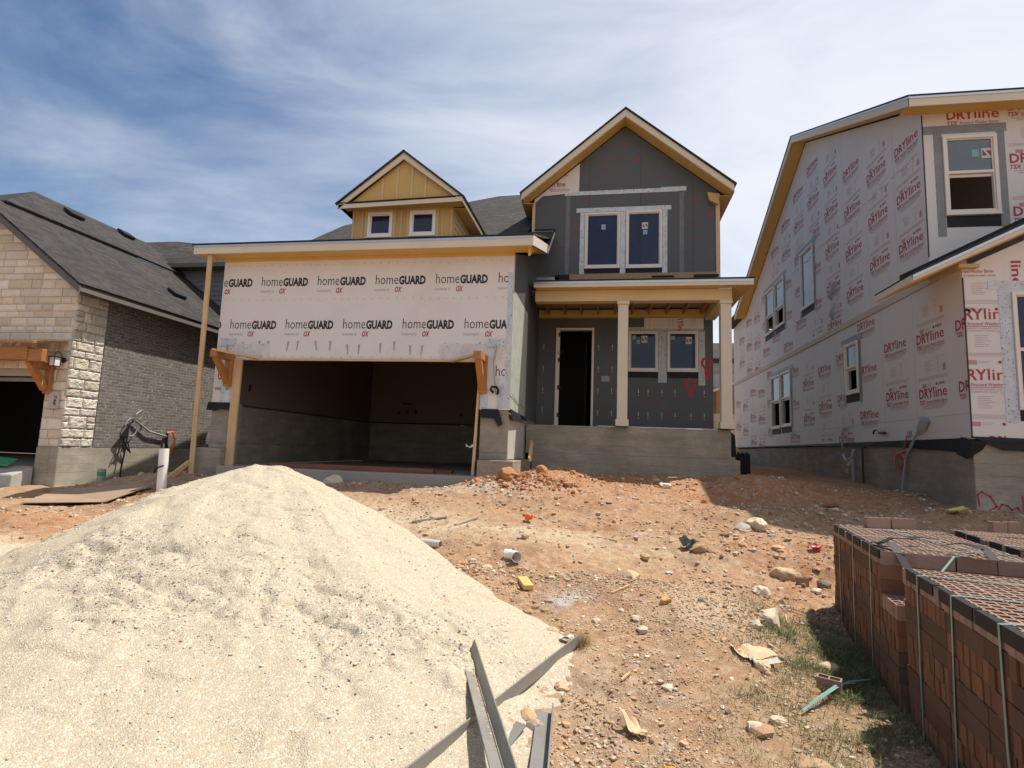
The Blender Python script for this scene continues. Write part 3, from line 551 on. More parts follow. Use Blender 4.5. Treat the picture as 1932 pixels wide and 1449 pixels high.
for a, b, c, d in ((.45, 2.3, 3.05, 3.14), (1.225, 1.43, 1.75, 3.04), (2.175, 2.33, 1.7, 3.04), (.42, .49, 1.9, 3.04)): fbox(q, F, a, b, c, d, -.006 - .002 * (c > 3), .001)
each(q, 'flashing_tape', M_tape('green_white_tape', (.40, .43, .39), (.10, .16, .13), 'X', 26, 12, .62), H)
q = MB(); fbox(q, F, .45, 1.22, 1.87, 2.01, -.0075, .001); fbox(q, F, 1.435, 2.17, 1.87, 2.01, -.0075, .001); each(q, 'sill_membrane', m_black, H)
window(H, F, *PW1, m_glass, 'fixed', .045, ((.6, 2.83, .08, .1, 'b'), (.7, 2.72, .08, .1, 'b'), (.82, 2.75, .14, .17, 'n')))
window(H, F, *PW2, m_glass, 'fixed', .045, ((1.52, 2.82, .1, .1, 'b'), (1.88, 2.72, .14, .17, 'n')))
q = MB(); ring(q, F, DR[0], DR[1], DR[2] - .06, DR[3], .055, -.03, .13); dfm = q.build('door_frame', m_frame, H, bevel=.003)
q = MB(); fbox(q, F, DR[0] + .056, DR[0] + .095, .58, 3.06, .0, .1); q.build('door_stop', m_frame, dfm)
for v in (.85, 1.55, 2.25, 2.9): q = MB(); fbox(q, F, DR[0] + .06, DR[0] + .1, v, v + .1, -.012, -.002); q.build('hinge', m_iron, dfm)
q = MB(); q.box(-1.74, 2.5, 14.13, 21.6, .50, .565); q.build('house_floor', m_slab, H)
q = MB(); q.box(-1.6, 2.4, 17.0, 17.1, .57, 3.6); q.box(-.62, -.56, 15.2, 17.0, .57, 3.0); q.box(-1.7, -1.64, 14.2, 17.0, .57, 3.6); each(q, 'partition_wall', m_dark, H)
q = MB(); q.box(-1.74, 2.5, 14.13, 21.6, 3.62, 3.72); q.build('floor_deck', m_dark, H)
q = MB(); fbox(q, F, -.15, .05, 1.76, 1.9, -.02, .001); q.build('outlet_tape', m_gpvc, H)
def keyhole(mb, fr, u, v, r, w, tail):
    for k in range(20):
        a0, a1 = 2 * math.pi * k / 20, 2 * math.pi * (k + 1) / 20; jr = 1 + .05 * math.sin(3 * k)
        mb.add([fr(u + (r + e) * jr * math.cos(a), v + (r * 1.2 + e) * jr * math.sin(a), -.0095) for a, e in ((a0, -w), (a1, -w), (a1, w), (a0, w))], [(0, 1, 2, 3)])
    mb.add([fr(u - .05, v - r * 1.15, -.0094), fr(u + .06, v - r * 1.2, -.0094), fr(u + .085, v - r - tail, -.0094), fr(u - .03, v - r - tail, -.0094)], [(0, 1, 2, 3)])
q = MB(); keyhole(q, F, 1.98, 1.72, .11, .028, .2); keyhole(q, F, 2.36, 2.25, .10, .03, .32); q.build('spray_mark', m_spray, H, recalc=False)
q = MB(); q.box(2.40, 2.52, 14.125, 21.7, .57, 3.84); q.build('side_wall', m_gsh, H)
q = MB(); q.box(-1.75, 2.54, 12.2, 13.99, -.06, .56); q.box(1.2, 2.53, 13.99, 21.7, -.6, .5); each(q, 'porch_foundation', m_conc, H, bevel=.008)
q = MB(); q.box(-1.62, 2.62, 12.19, 14.0, -.30, -.0); q.box(-1.6, 2.70, 12.13, 14.02, -.95, -.062); each(q, 'porch_footing', m_conc, H, bevel=.012)
q = MB(); q.prism([(-.2, 12.18, .562), (2.4, 12.3, .562), (2.5, 12.9, .564), (-.3, 13.2, .564)], (0, 0, .012)); q.build('plastic_sheet', M_plain('white_plastic', (.7, .7, .7), .4, .1, 3, .4, 6), H)

# ================================================================ the finished stone and brick house on the left
LH = thing('stone_brick_house', 'finished house on the left with cream stone front, dark brick side and brown shingle roof', 'house', (-12, 9.6, -1.0))
LX, LY = -10.6, 9.43
m_stone = M_tint('limestone', .9, .55, 34, .15); m_mortar = M_plain('mortar', (.40, .36, .30), .95, .1, 4, .4, 60)
def ashlar(fr, u0, u1, v0, v1, amp, inside, pal, hs=(.13, .23), ws=(.2, .5), cell=.03, gap=.007, parent=None, name='stone_facing', top=None):
    V = []; F = []; C = []; n0 = 0; v = v0
    while v < v1 - .03:
        h = random.uniform(*hs); h = v1 - v if v1 - v - h < .09 else h; u = u0 - random.uniform(0, .25)
        while u < u1:
            w = random.uniform(*ws) * (1.15 if h < .2 else .85); w = u1 - u if u1 - u - w < .12 else w
            rows = [(v, v + h)] if (h < .22 or random.random() < .6) else [(v, v + h * .5), (v + h * .5, v + h)]
            for (a, b) in rows:
                ua, ub = max(u, u0) + gap, min(u + w, u1) - gap; va, vb = a + gap, b - gap
                if ub - ua < .05 or not inside((ua + ub) / 2, (va + vb) / 2): continue
                nu, nv = max(2, int((ub - ua) / cell)), max(2, int((vb - va) / cell))
                uu, vv = np.meshgrid(np.linspace(ua, ub, nu + 1), np.linspace(va, vb, nv + 1))
                if top is not None: vv = np.minimum(vv, top(uu))
                sd = random.randint(0, 99); d = -.012 - amp * (1 + fbm(uu, vv, 9, 4, sd, .62) + .4 * fbm(uu, vv, 40, 2, sd)) 
                eu = np.minimum(uu - ua, ub - uu); ev = np.minimum(vv - va, vb - vv); e = np.clip(np.minimum(eu, ev) / .022, 0, 1); d = d * (.35 + .65 * e)
                uj = uu + (random.uniform(-.004, .004)) + amp * .25 * fbm(uu, vv, 25, 2, sd + 3); vj = vv + amp * .25 * fbm(uu, vv, 25, 2, sd + 5)
                P = np.array([fr(x, y, z) for x, y, z in zip(uj.ravel(), vj.ravel(), d.ravel())]); k = (nu + 1)
                idx = np.arange((nu + 1) * (nv + 1)).reshape(nv + 1, nu + 1)
                Q = np.stack([idx[:-1, :-1], idx[:-1, 1:], idx[1:, 1:], idx[1:, :-1]], -1).reshape(-1, 4) + n0
                bd = np.concatenate([idx[0, :-1], idx[:-1, -1], idx[-1, :0:-1], idx[:0:-1, 0]]); m = len(bd); nb = n0 + len(P)
                B = np.array([fr(x, y, .03) for x, y in zip(uj.ravel()[bd], vj.ravel()[bd])]); i = np.arange(m)
                Q2 = np.stack([bd + n0, bd[(i + 1) % m] + n0, nb + (i + 1) % m, nb + i], -1)
                c = np.array(random.choice(pal)) * random.uniform(.85, 1.15); V += [P, B]; F += [Q, Q2]; C.append(np.tile(c, (len(P) + m, 1))); n0 = nb + m
            u += w
        v += h
    return np_mesh(name, np.concatenate(V), np.concatenate(F), m_stone, parent, False, np.concatenate(C))
PAL = [(.66, .585, .465), (.69, .62, .52), (.62, .54, .42), (.70, .635, .535), (.66, .565, .44), (.64, .575, .48)]
PALQ = [(.55, .50, .42), (.60, .55, .47), (.50, .44, .35), (.52, .47, .4)]
def lrake(u): return 2.72 + .72 * (np.abs(u) - 10.2)
q = MB(); wall(q, [(-17, 1.28), (-11.13, 1.28), (-11.13, -.27), (LX - .02, -.27), (LX - .02, 2.84), (-13.02, 4.7), (-17, 1.95)], [], FY(LY + .03), .12); q.build('front_wall', m_mortar, LH)
ashlar(FY(LY + .03), -13.02, -10.61, 1.29, 4.6, .012, lambda u, v: v < lrake(abs(u)) - .05, PAL, parent=LH, top=lambda u: np.minimum(4.6, lrake(np.abs(u)) - .02))
ashlar(FY(LY + .03), -11.125, -10.61, -.26, 1.285, .014, lambda u, v: True, PAL, ws=(.2, .42), parent=LH)
q = MB(); q.box(LX - .13, LX - .02, LY + .15, 16, -.26, 2.86); q.build('side_wall', m_mortar, LH)
ashlar(FXp(LX - .02), LY, 10.15, -.26, 2.86, .022, lambda u, v: True, PALQ, hs=(.14, .26), ws=(.2, .5), cell=.022, parent=LH)
ashlar(FY(LY + .03), -16.9, -13.02, 1.29, 4.6, .012, lambda u, v: v < 4.62 - .72 * (abs(u) - 13.02), PAL, parent=LH, cell=.06, top=lambda u: 4.66 - .72 * (np.abs(u) - 13.02))
q = MB(); q.prism([(-13.02, 9.08, 4.916), (-17, 9.08, 4.916 - .72 * 3.98), (-17, 9.08, 4.756 - .72 * 3.98), (-13.02, 9.08, 4.756)], (0, .03, 0)); q.build('rake_board', m_gtrim, LH)
# dark brick side
mbk, t, p = newmat('dark_brick'); cc = nd(t, 'ShaderNodeTexCoord'); s_ = nd(t, 'ShaderNodeSeparateXYZ'); t.links.new(cc.outputs['Object'], s_.inputs[0])
cb = nd(t, 'ShaderNodeCombineXYZ'); t.links.new(s_.outputs['Y'], cb.inputs[0]); t.links.new(s_.outputs['Z'], cb.inputs[1])
br = nd(t, 'ShaderNodeTexBrick', Scale=1.0, offset=.5); br.inputs['Brick Width'].default_value = .205; br.inputs['Row Height'].default_value = .068; br.inputs['Mortar Size'].default_value = .005; br.inputs['Mortar Smooth'].default_value = .2
br.inputs['Color1'].default_value = (.125, .108, .095, 1); br.inputs['Color2'].default_value = (.225, .20, .175, 1); br.inputs['Mortar'].default_value = (.36, .33, .29, 1); br.inputs['Bias'].default_value = -.2; t.links.new(cb.outputs[0], br.inputs['Vector'])
v_ = obco(t); fl = mrange(t, noise(t, obco(t, (1, 6, 11)), 2.6, 3, .5), .62, .66); colb = mixc(t, mth(t, 'MULTIPLY', fl, .8), br.outputs['Color'], (.5, .47, .43)); colb = mixc(t, mrange(t, noise(t, v_, 45, 4), .3, .7, 0, .5), colb, (.10, .08, .065))
t.links.new(colb, p.inputs['Base Color']); p.inputs['Roughness'].default_value = .9; b_ = bump(t, p, mth(t, 'SUBTRACT', 1.0, br.outputs['Fac']), .7, .012); bump(t, p, noise(t, v_, 70, 4), .5, .006, b_)
q = MB(); q.box(LX - .02, LX, 10.16, 16, -.255, 2.86); q.build('brick_facing', mbk, LH)
q = MB(); q.box(LX - .2, LX - .005, LY - .01, 16, -1.6, -.262); q.box(-11.12, LX - .2, LY - .012, LY + .15, -1.6, -.272); each(q, 'foundation', m_conc2, LH, bevel=.012)
q = MB(); q.box(-24, -11.14, LY - .06, 15, -1.6, -.66); q.build('garage_slab', m_slab, LH); q = MB(); q.prism([(-17, 8.95, -.80), (-17, LY - .065, -.68), (-17, LY - .065, -1.3), (-17, 8.95, -1.3)], (5.95, 0, 0)); q.build('garage_apron', M_plain('rough_concrete', (.38, .36, .33), .9, .3, 9, .9, 22), LH, bevel=.02)
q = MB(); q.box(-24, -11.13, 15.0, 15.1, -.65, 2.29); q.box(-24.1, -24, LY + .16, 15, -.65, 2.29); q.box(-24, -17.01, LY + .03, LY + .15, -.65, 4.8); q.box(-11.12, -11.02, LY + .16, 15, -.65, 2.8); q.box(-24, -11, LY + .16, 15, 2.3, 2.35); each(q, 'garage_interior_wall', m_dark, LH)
q = MB(); q.box(-17, -11.14, LY + .05, LY + .14, 1.14, 1.278); q.build('garage_header', M_plain('tan_header', (.4, .36, .28), .6, .05), LH)
q = MB(); q.box(-17, -11.15, LY + .18, LY + .21, 1.04, 1.12); q.build('garage_door_track', m_steel, LH)
# roofs
zl = lambda x: 2.965 + .72 * (abs(x) - 10.25)
q = MB(); slope_panel(q, [(-10.2, 9.06, 2.945), (-10.2, 15.2, 2.945), (-13.02, 15.2, zl(-13.02)), (-13.02, 9.06, zl(-13.02))], .04); slope_panel(q, [(-13.02, 9.06, zl(-13.02)), (-13.02, 15, zl(-13.02)), (-17, 15, zl(-13.02) - 2.86), (-17, 9.06, zl(-13.02) - 2.86)], .04); q.build('garage_roof', m_sh_y, LH)
q = MB(); q.prism([(-10.22, 9.08, 2.90), (-13.02, 9.08, 2.90 + .72 * 2.80), (-13.02, 9.08, 2.74 + .72 * 2.80), (-10.22, 9.08, 2.755)], (0, .03, 0)); q.build('rake_board', m_gtrim, LH)
q = MB(); q.prism([(-10.25, 9.11, 2.76), (-13.02, 9.11, 2.76 + .72 * 2.77), (-13.02, LY + .04, 2.76 + .72 * 2.77), (-10.25, LY + .04, 2.76)], (0, 0, .015)); each(q, 'rake_soffit', m_gtrim, LH)
q = MB(); q.box(-10.27, -10.245, 9.11, 15.2, 2.80, 2.93); q.build('fascia', m_gtrim, LH); q = MB(); q.box(-10.244, -10.225, 9.09, 15.2, 2.79, 2.87); q.build('drip_edge', M_plain('pale_drip', (.17, .155, .14), .5, .05), LH)
q = MB(); q.box(LX + .001, -10.275, 9.45, 15.2, 2.82, 2.835); each(q, 'eave_soffit', m_gtrim, LH)
zu = lambda x: 5.04 + .72 * (abs(x) - 13.0)
RX = -14.47
q = MB(); slope_panel(q, [(-12.94, 9.6, zu(-12.94)), (-12.94, 15.6, zu(-12.94)), (RX, 14.86, zu(RX)), (RX, 11.34, zu(RX))], .06); q.build('upper_roof', m_sh_y, LH)
q = MB(); slope_panel(q, [(-12.94, 9.6, zu(-12.94)), (RX, 11.34, zu(RX)), (-16.0, 9.6, zu(-12.94))], .06); slope_panel(q, [(-16, 9.6, zu(-12.94)), (RX, 11.34, zu(RX)), (RX, 14.86, zu(RX)), (-16, 15.6, zu(-12.94))], .06); q.build('hip_roof', m_sh_x, LH)
# cross wing behind
q = MB(); q.add([(-13.9, 14.86, 5.62), (-13.15, 15.6, 5.9), (-14.25, 15.9, 6.52), (-13.95, 16.8, 6.75), (-11.2, 16.8, 6.75), (-10.9, 14.55, 5.26), (-13.45, 14.55, 5.26), (-10.0, 19, 5.3), (-13.95, 19, 5.3), (-14.5, 14.86, 6.1), (-10.0, 14.55, 5.26)], [(0, 6, 1), (0, 1, 2, 9), (1, 6, 3, 2), (6, 5, 4, 3), (5, 10, 4), (10, 7, 4), (4, 7, 8, 3)]); q.build('cross_roof', m_sh_x, LH, recalc=False)
q = MB(); q.box(-13.4, -9.98, 14.5, 14.55, 5.14, 5.27); q.build('cross_fascia', m_gtrim, LH); q = MB(); q.box(-13.4, -10.3, 14.9, 15.0, 3.2, 5.2)
for k in range(13): q.prism([(-13.4, 14.9, 3.3 + .15 * k), (-13.4, 14.885, 3.3 + .15 * k), (-13.4, 14.9, 3.44 + .15 * k)], (3.1, 0, 0))
q.build('cross_wall', m_siding, LH); q = MB(); q.box(-13.4, -10.0, 14.55, 14.9, 5.15, 5.165); q.build('cross_soffit', m_gtrim, LH)
q = MB(); q.prism([(-11.0, 14.88, 3.52), (-13.3, 14.88, 5.2), (-13.3, 14.88, 5.02), (-11.0, 14.88, 3.36)], (0, -.04, 0)); q.build('wall_flashing', m_black, LH)
for (x, y, z, k) in ((-13.9, 11.95, zu(-13.9), 1), (-14.2, 13.86, zu(-14.2), 1), (-11.34, 12.8, zl(-11.34), 1)):
    q = MB(); q.prism([(x + .13, y - .2, z - .13 * .72 + .02), (x - .14, y - .2, z + .14 * .72 + .03), (x - .10, y - .2, z + .10 * .72 + .11), (x + .17, y - .2, z - .13 * .72 + .10)], (0, .4, 0)); q.build('roof_vent', m_black, LH, bevel=.01)
# cedar canopy over the garage
q = MB(); q.box(-17, -10.98, 8.88, 9.02, 1.385, 1.635); cb_ = q.build('canopy_beam', m_cedx, LH, bevel=.006)
q = MB(); q.box(-10.975, -10.66, 8.9, 9.0, 1.36, 1.60); q.build('beam_end', m_cedx, LH, bevel=.005)
for x in (-11.0, -13.2):
    q = MB(); q.box(x - .07, x + .07, LY - .09, LY - .014, .78, 1.38); q.box(x - .069, x + .069, 9.025, LY - .092, 1.25, 1.384); bb = q.build('timber_bracket', m_ced, LH, bevel=.006)
    q = MB(); q.beam((x, 8.97, 1.36), (x, LY - .1, .86), .12, .11); q.build('strut', m_ced, bb, bevel=.005)
for k in range(14):
    x = -10.68 - k * .42; q = MB(); q.prism([(x, 8.72, 1.645 + .03), (x, LY - .02, 1.80), (x, LY - .02, 1.845), (x, 8.72, 1.69 + .03)], (-.36, 0, 0)); q.build('canopy_board', m_cedy, LH, bevel=.004)
# lamp, plaque
lp = MB(); lp.tube([(-10.73, LY - .02, 1.46), (-10.73, LY - .035, 1.46)], .055, 12); lp.tube([(-10.73, LY - .03, 1.46), (-10.73, LY - .08, 1.56), (-10.73, LY - .14, 1.61), (-10.73, LY - .2, 1.6), (-10.73, LY - .21, 1.545), (-10.73, LY - .17, 1.53)], .009, 6)
lp.tube([(-10.73, LY - .2, 1.6), (-10.73, LY - .2, 1.53), (-10.73, LY - .2, 1.5)], [.008, .02, .05], 8); lp.prism([(-10.81, LY - .28, 1.49), (-10.65, LY - .28, 1.49), (-10.65, LY - .12, 1.49), (-10.81, LY - .12, 1.49)], (0, 0, .018)); lp.box(-10.795, -10.665, LY - .265, LY - .135, 1.31, 1.322)
for a in (-1, 1):
    for b in (-1, 1): lp.beam((-10.73 + a * .068, LY - .2 + b * .068, 1.488), (-10.73 + a * .06, LY - .2 + b * .06, 1.322), .011, .011, (1, 0, 0))
la = lp.build('wall_lantern', m_iron, LH); q = MB(); q.box(-10.788, -10.672, LY - .258, LY - .142, 1.323, 1.489); q.build('lantern_glass', M_plain('frosted_glass', (.75, .74, .72), .25, .03, 3, 0, spec=.7), la)
q = MB(); q.box(-10.965, -10.715, LY - .035, LY - .0, .485, .825); pq = q.build('house_number', M_plain('number_stone', (.45, .40, .35), .8, .08, 5, .3), LH, bevel=.006)
L = Letter(FY(LY - .036)); L.text('748', -10.835, .755, .2, .07, m_blk, .01, .15, -90); L.build(pq)

# ================================================================ the sheathed house on the right
RH = thing('sheathed_house', 'two storey house under construction on the right, covered in pink printed weather barrier sheathing', 'house', (8, 12, -.6))
RX_, UYR, LYR, BYR = 5.7, 10.88, 9.97, 26.6
FS = FXm(RX_)                                                          # u = -Y on the long side wall
RW = {'a': (-21.4, -20.3, 4.45, 6.04), 'b': (-20.2, -19.15, 4.45, 6.04), 'c': (-17.55, -16.5, 4.42, 6.15), 'd': (-20.8, -19.78, 1.04, 2.83), 'e': (-19.7, -18.68, 1.06, 2.83), 'f': (-14.6, -13.87, 1.6, 2.80)}
rz = lambda y: 9.36 - .466 * abs(y - 16.85)
q = MB(); wall(q, [(-BYR, .40), (-LYR - .005, .42), (-LYR - .005, 3.21), (-BYR, 3.21)], [rect(*RW[k]) for k in 'def'], FS, .12); lw = q.build('lower_side_wall', m_dry, RH)
q = MB(); wall(q, [(-BYR, 3.36), (-UYR - .005, 3.36), (-UYR - .005, rz(UYR)), (-16.85, rz(16.85)), (-24.2, rz(24.2)), (-BYR, rz(24.2) - .05)], [rect(*RW[k]) for k in 'abc'], FS, .12); uw = each(q, 'upper_side_wall', m_dry, RH)
q = MB(); q.box(RX_ - .025, RX_ + .1, 10.0, BYR, 3.215, 3.355); q.build('band_board', M_plain('band', (.50, .42, .33), .6, .08, 1, .05), RH, bevel=.003)
def stamp(L, u, v, strong=True, tiny=True):
    m = m_redp if strong else m_pink
    L.text('DRY', u, v, .45, .175, m, .025); L.text('line', u + .462, v, .40, .18, m, .008)
    L.text('TSX', u, v - .115, .19, .08, m, .025, .25); L.text('Structural Weather Barrier', u + .21, v - .10, .65, .055, m, .004, .2); L.bar(u + .2, u + .87, v - .123, v - .115, m)
    if tiny: L.text('WATER RESISTIVE BARRIER | AIR BARRIER', u + .05, v - .165, .78, .026, m_pink); L.text('WIND RESISTANT | DRAFT STOP', u + .12, v - .205, .6, .024, m_pink)
def fine(L, u, v):
    for k in range(7): L.bar(u + .22, u + .22 + (.22, .18, .2, .24, .16, .21, .19)[k], v - .03 * k, v - .03 * k + .006, m_pink)
    for k in range(9): L.bar(u + .62, u + .62 + (.03, .05, .04, .05, .03)[k % 5], v - .03 * k + .02, v - .03 * k + .028, m_pink)
    L.bar(u + .55, u + .86, v + .045, v + .05, m_pink); L.bar(u + .78, u + .86, v - .22, v - .1, m_pink) if int(u * 7) % 2 else None
    for k in range(3): L.bar(u + .02, u + .9, v - .29 - k * .022, v - .286 - k * .022 + .002, m_pink)
    L.poly([(u + .12, v - .40), (u + .24, v - .40), (u + .24, v - .47), (u + .12, v - .47)], m_pink); L.text('FIBRE', u + .62, v - .455, .19, .05, m_redp, .01); L.dot(u + .565, v - .43, .028, m_redp)
    L.bar(u + .25, u + .42, v - .42, v - .415, m_pink); L.bar(u + .25, u + .4, v - .445, v - .44, m_pink)
def blocked(u, v, holes):
    return any(u + .9 > h[0] - .08 and u < h[1] + .1 and v + .18 > h[2] - .2 and v - .15 < h[3] + .14 for h in holes)
def stamp_cut(L, u, v, hs, tiny, floor):
    """print runs on behind a window: only what lies beside the opening is kept"""
    hit = [h for h in hs if u + .87 > h[0] and u < h[1] and v + .18 > h[2] and v - .21 < h[3]]; base = L.clip; b = base or (-99, 99, floor, 99)
    if not hit: stamp(L, u, v, True, tiny); return
    a, c = min(h[0] for h in hit), max(h[1] for h in hit)
    for lo, hi in ((b[0], a), (c, b[1])):
        if hi > u and lo < u + .87: L.clip = (lo, hi, b[2], b[3]); stamp(L, u, v, True, tiny)
    L.clip = base
offs = [.35, .42, .12, .62, .5, .25, .8, .33, .05, .55, .7, .2, .45]
def stamps(L, parent, u_start, n, vmin, topf, hs):
    for k in range(n):
        u = u_start - 1.235 * k; v = vmin + offs[k % 13] - .6
        while v < topf(u):
            if v > vmin - .1 and min(topf(u), topf(u + .85)) > v + .2: stamp_cut(L, u, v, hs, k < 5, vmin)
            vf = v - .36
            if not blocked(u, vf - .2, hs) and not blocked(u, vf, hs) and vf - .5 > vmin and min(topf(u), topf(u + .85)) > vf + .1 and k < 14: fine(L, u, vf)
            v += 1.015
L = Letter(FS, (-BYR, -LYR - .005, .45, 3.2)); stamps(L, lw, -11.41, 13, .42, lambda u: 3.25, [RW[k] for k in 'def'])
for v in (1.19, 2.21): L.text('DRY', -10.22, v, .45, .175, m_redp, .025); L.text('TSX', -10.21, v - .115, .19, .08, m_redp, .025, .25)
for k in range(9): L.bar(-11.45 - 1.235 * k - .055, -11.45 - 1.235 * k - .05, .5, 3.2, m_gryp)
L.bar(-BYR, -LYR, .83, .836, m_gryp)
L.build(lw)
tr = lambda u: max(rz(-u), 5.7) - .12
L = Letter(FS, (-BYR, -UYR - .01, 3.38, 9.3)); stamps(L, uw, -11.88, 12, 3.36, tr, [RW[k] for k in 'abc'])
for k in range(9): u = -11.95 - 1.235 * k; L.bar(u, u + .005, 3.4, (5.0, 6.1, 5.2, 5.6, 4.8, 6.2, 5.5, 5.0, 4.4)[k] if k % 2 else tr(u) - .1, m_gryp)
for i in range(150): u = -11.0 - i * .076; L.bar(u - .05, u, *( (lambda z: (z, z + .012 + .02 * random.random()))(5.78 + .02 * math.sin(i * .7) + .01 * random.random())), m_gryp) if i % 7 else None
L.build(uw)
for k in 'abcdef':
    w = RW[k]; st = 'open' if k in 'abdef' else 'fixed'; window(RH, FS, *w, m_tgl, st, .06, mid=.52 if k in 'def' else .42)
q = MB()
for (a, b) in (('a', 'b'), ('c', 'c'), ('d', 'e'), ('f', 'f')):
    u0, u1, v0, v1 = RW[a][0], RW[b][1], RW[a][2], RW[a][3]
    fbox(q, FS, u0 - .2, u1 + .24, v1 + .005, v1 + .14, -.006, .001); fbox(q, FS, u0 - .11, u0 - .003, v0 - .3, v1 + .004, -.0045, .001); fbox(q, FS, u1 + .003, u1 + .14, v0 - .26, v1 + .004, -.0045, .001)
    if a != b: fbox(q, FS, RW[a][1] + .003, RW[b][0] - .003, v0 - .2, v1, -.0045, .001)
each(q, 'flashing_tape', m_gtape2, RH)
q = MB()
for k in 'abcdef': w = RW[k]; fbox(q, FS, w[0] + .01, w[1] - .01, w[2] - .22, w[2] - .035, -.004, .001)
each(q, 'sill_membrane', m_black, RH)
# front walls
F = FY(UYR); FW = (6.02, 6.905, 4.515, 6.02)
q = MB(); wall(q, [(RX_ + .001, 3.4), (12.5, 3.4), (12.5, 6.5), (RX_ + .001, 6.5)], [rect(*FW)], F, .12); fw = q.build('upper_front_wall', m_dry, RH)
L = Letter(F, (RX_ + .01, 12.4, 3.5, 6.49)); stamp(L, 6.12, 6.345); stamp(L, 7.12, 6.46)
for v in (5.45, 4.45): stamp(L, 7.1, v); fine(L, 7.08, v - .36)
fine(L, 7.08, 6.1)
for k in range(3):
    for v in (6.2, 5.2): stamp(L, 8.35 + 1.235 * k, v)
for k in range(16): L.dot(5.83, 4.5 + k * .11, .006, m_gryp)
L.build(fw)
window(RH, F, *FW, m_glass2, 'open', .065, ((6.5, 5.6, .12, .14, 'b'), (6.66, 5.57, .17, .19, 'n')), mid=.53)
q = MB(); fbox(q, F, 5.72, 7.08, 6.07, 6.23, -.007, .001); fbox(q, F, 5.88, 6.017, 4.1, 6.069, -.0055, .001); fbox(q, F, 6.908, 7.04, 4.25, 6.069, -.0055, .001); each(q, 'flashing_tape', m_gtape, RH)
q = MB(); fbox(q, F, 6.03, 6.9, 4.27, 4.48, -.006, .001); each(q, 'sill_membrane', m_black, RH)
q = MB(); q.box(RX_ - .006, RX_ + .012, UYR - .012, UYR - .001, 3.72, 6.45); q.box(RX_ - .006, RX_ + .012, LYR - .012, LYR - .001, .43, 3.05); each(q, 'corner_seam', m_blk, RH)
F = FY(LYR); LW = (6.385, 7.4, .93, 2.80)
q = MB(); wall(q, [(RX_ + .001, .42), (11.5, .42), (11.5, 4.6), (8.5, 4.55), (6.0, 3.36), (RX_ + .001, 3.2)], [rect(*LW)], F, .12); ff = q.build('lower_front_wall', m_dry, RH)
L = Letter(F, (RX_ + .015, 6.19, .45, 3.3))
for v in (2.355, 1.365): stamp(L, 5.52, v); fine(L, 5.6, v - .27)
L.text('Structural Weather Barrier', 5.6, 3.13, .57, .055, m_redp, .004, .2); L.text('WATER RESISTIVE BARRIER | AIR BARRIER', 5.72, 3.07, .5, .024, m_redp); fine(L, 5.6, 2.95); L.text('DRY', 5.95, .36, .3, .12, m_redp, .025)
L.clip = (RX_ + .015, 11.4, .45, 4.3)
for k in range(3):
    for v in (2.9, 1.9, .95): stamp(L, 7.75 + 1.235 * k, v)
L.clip = None; L.text('line', 6.42, 3.32, .42, .14, m_redp, .02, 0, -90)
L.bar(RX_ + .01, 6.4, .745, .749, m_gryp); L.bar(6.4, 6.404, 2.95, 3.3, m_gryp); L.build(ff)
window(RH, F, *LW, m_glass, 'closed', .055, matf=m_frame)
q = MB(); fbox(q, F, 6.06, 7.6, 2.85, 2.985, -.007, .001); fbox(q, F, 6.2, 6.381, .69, 2.849, -.0055, .001); each(q, 'flashing_tape', m_blt2, RH); q = MB(); fbox(q, F, 6.4, 7.4, .72, .89, -.006, .001); each(q, 'sill_membrane', m_black, RH)
# foundation
q = MB(); q.box(RX_ + .02, RX_ + .4, LYR + .302, BYR, -1.3, .37); q.box(RX_ + .02, 11.5, LYR + .015, LYR + .3, -1.3, .40); fd = each(q, 'foundation', m_conc, RH, bevel=.01)
q = MB(); FL = FY(LYR + .014)
def stroke(pts, w):
    for a, b in zip(pts[:-1], pts[1:]):
        d = Vector((b[0] - a[0], b[1] - a[1])); n = Vector((-d.y, d.x)).normalized() * w; e = d.normalized() * w * .6
        q.add([FL(a[0] - e.x + n.x, a[1] - e.y + n.y, -.004), FL(a[0] - e.x - n.x, a[1] - e.y - n.y, -.004), FL(b[0] + e.x - n.x, b[1] + e.y - n.y, -.004), FL(b[0] + e.x + n.x, b[1] + e.y + n.y, -.004)], [(0, 1, 2, 3)])
stroke([(5.76, -.62), (5.74, -.45), (5.8, -.40), (5.92, -.47), (6.0, -.62), (5.9, -.68)], .012); stroke([(6.02, -.66), (6.07, -.58), (6.15, -.6), (6.2, -.66), (6.28, -.62), (6.31, -.67)], .012); stroke([(6.36, -.44), (6.37, -.66)], .012); q.build('spray_writing', m_spray, RH, recalc=False)
q = MB(); nseg = 44; pts = []
for i in range(nseg + 1):
    y = LYR + .1 + (BYR - LYR - .1) * i / nseg; dz = .22 * math.exp(-(y - LYR) / 2.6) + .03 + .02 * random.random(); pts += [(RX_ - .012, y, .44), (RX_ - .02 - .02 * random.random(), y, .44 - dz)]
q.add(pts, [(2 * i, 2 * i + 1, 2 * i + 3, 2 * i + 2) for i in range(nseg)]); q.prism([(RX_ - .02, LYR - .02, .46), (8, LYR - .02, .43), (8, LYR - .02, .2), (6.6, LYR - .03, .24), (6.1, LYR - .04, .26), (5.8, LYR - .05, .40)], (0, .015, 0))
q.add([(RX_ - .03, 10.2, .46), (RX_ - .04, 9.9, .40), (RX_ + .15, 9.86, .36), (RX_ + .1, 9.9, .25), (RX_ - .06, 10.0, .1), (RX_ - .05, 10.3, .18)], [(0, 1, 2), (1, 3, 2), (1, 4, 3), (0, 5, 4, 1)]); q.build('membrane_skirt', m_black, RH, recalc=False, smooth=False)
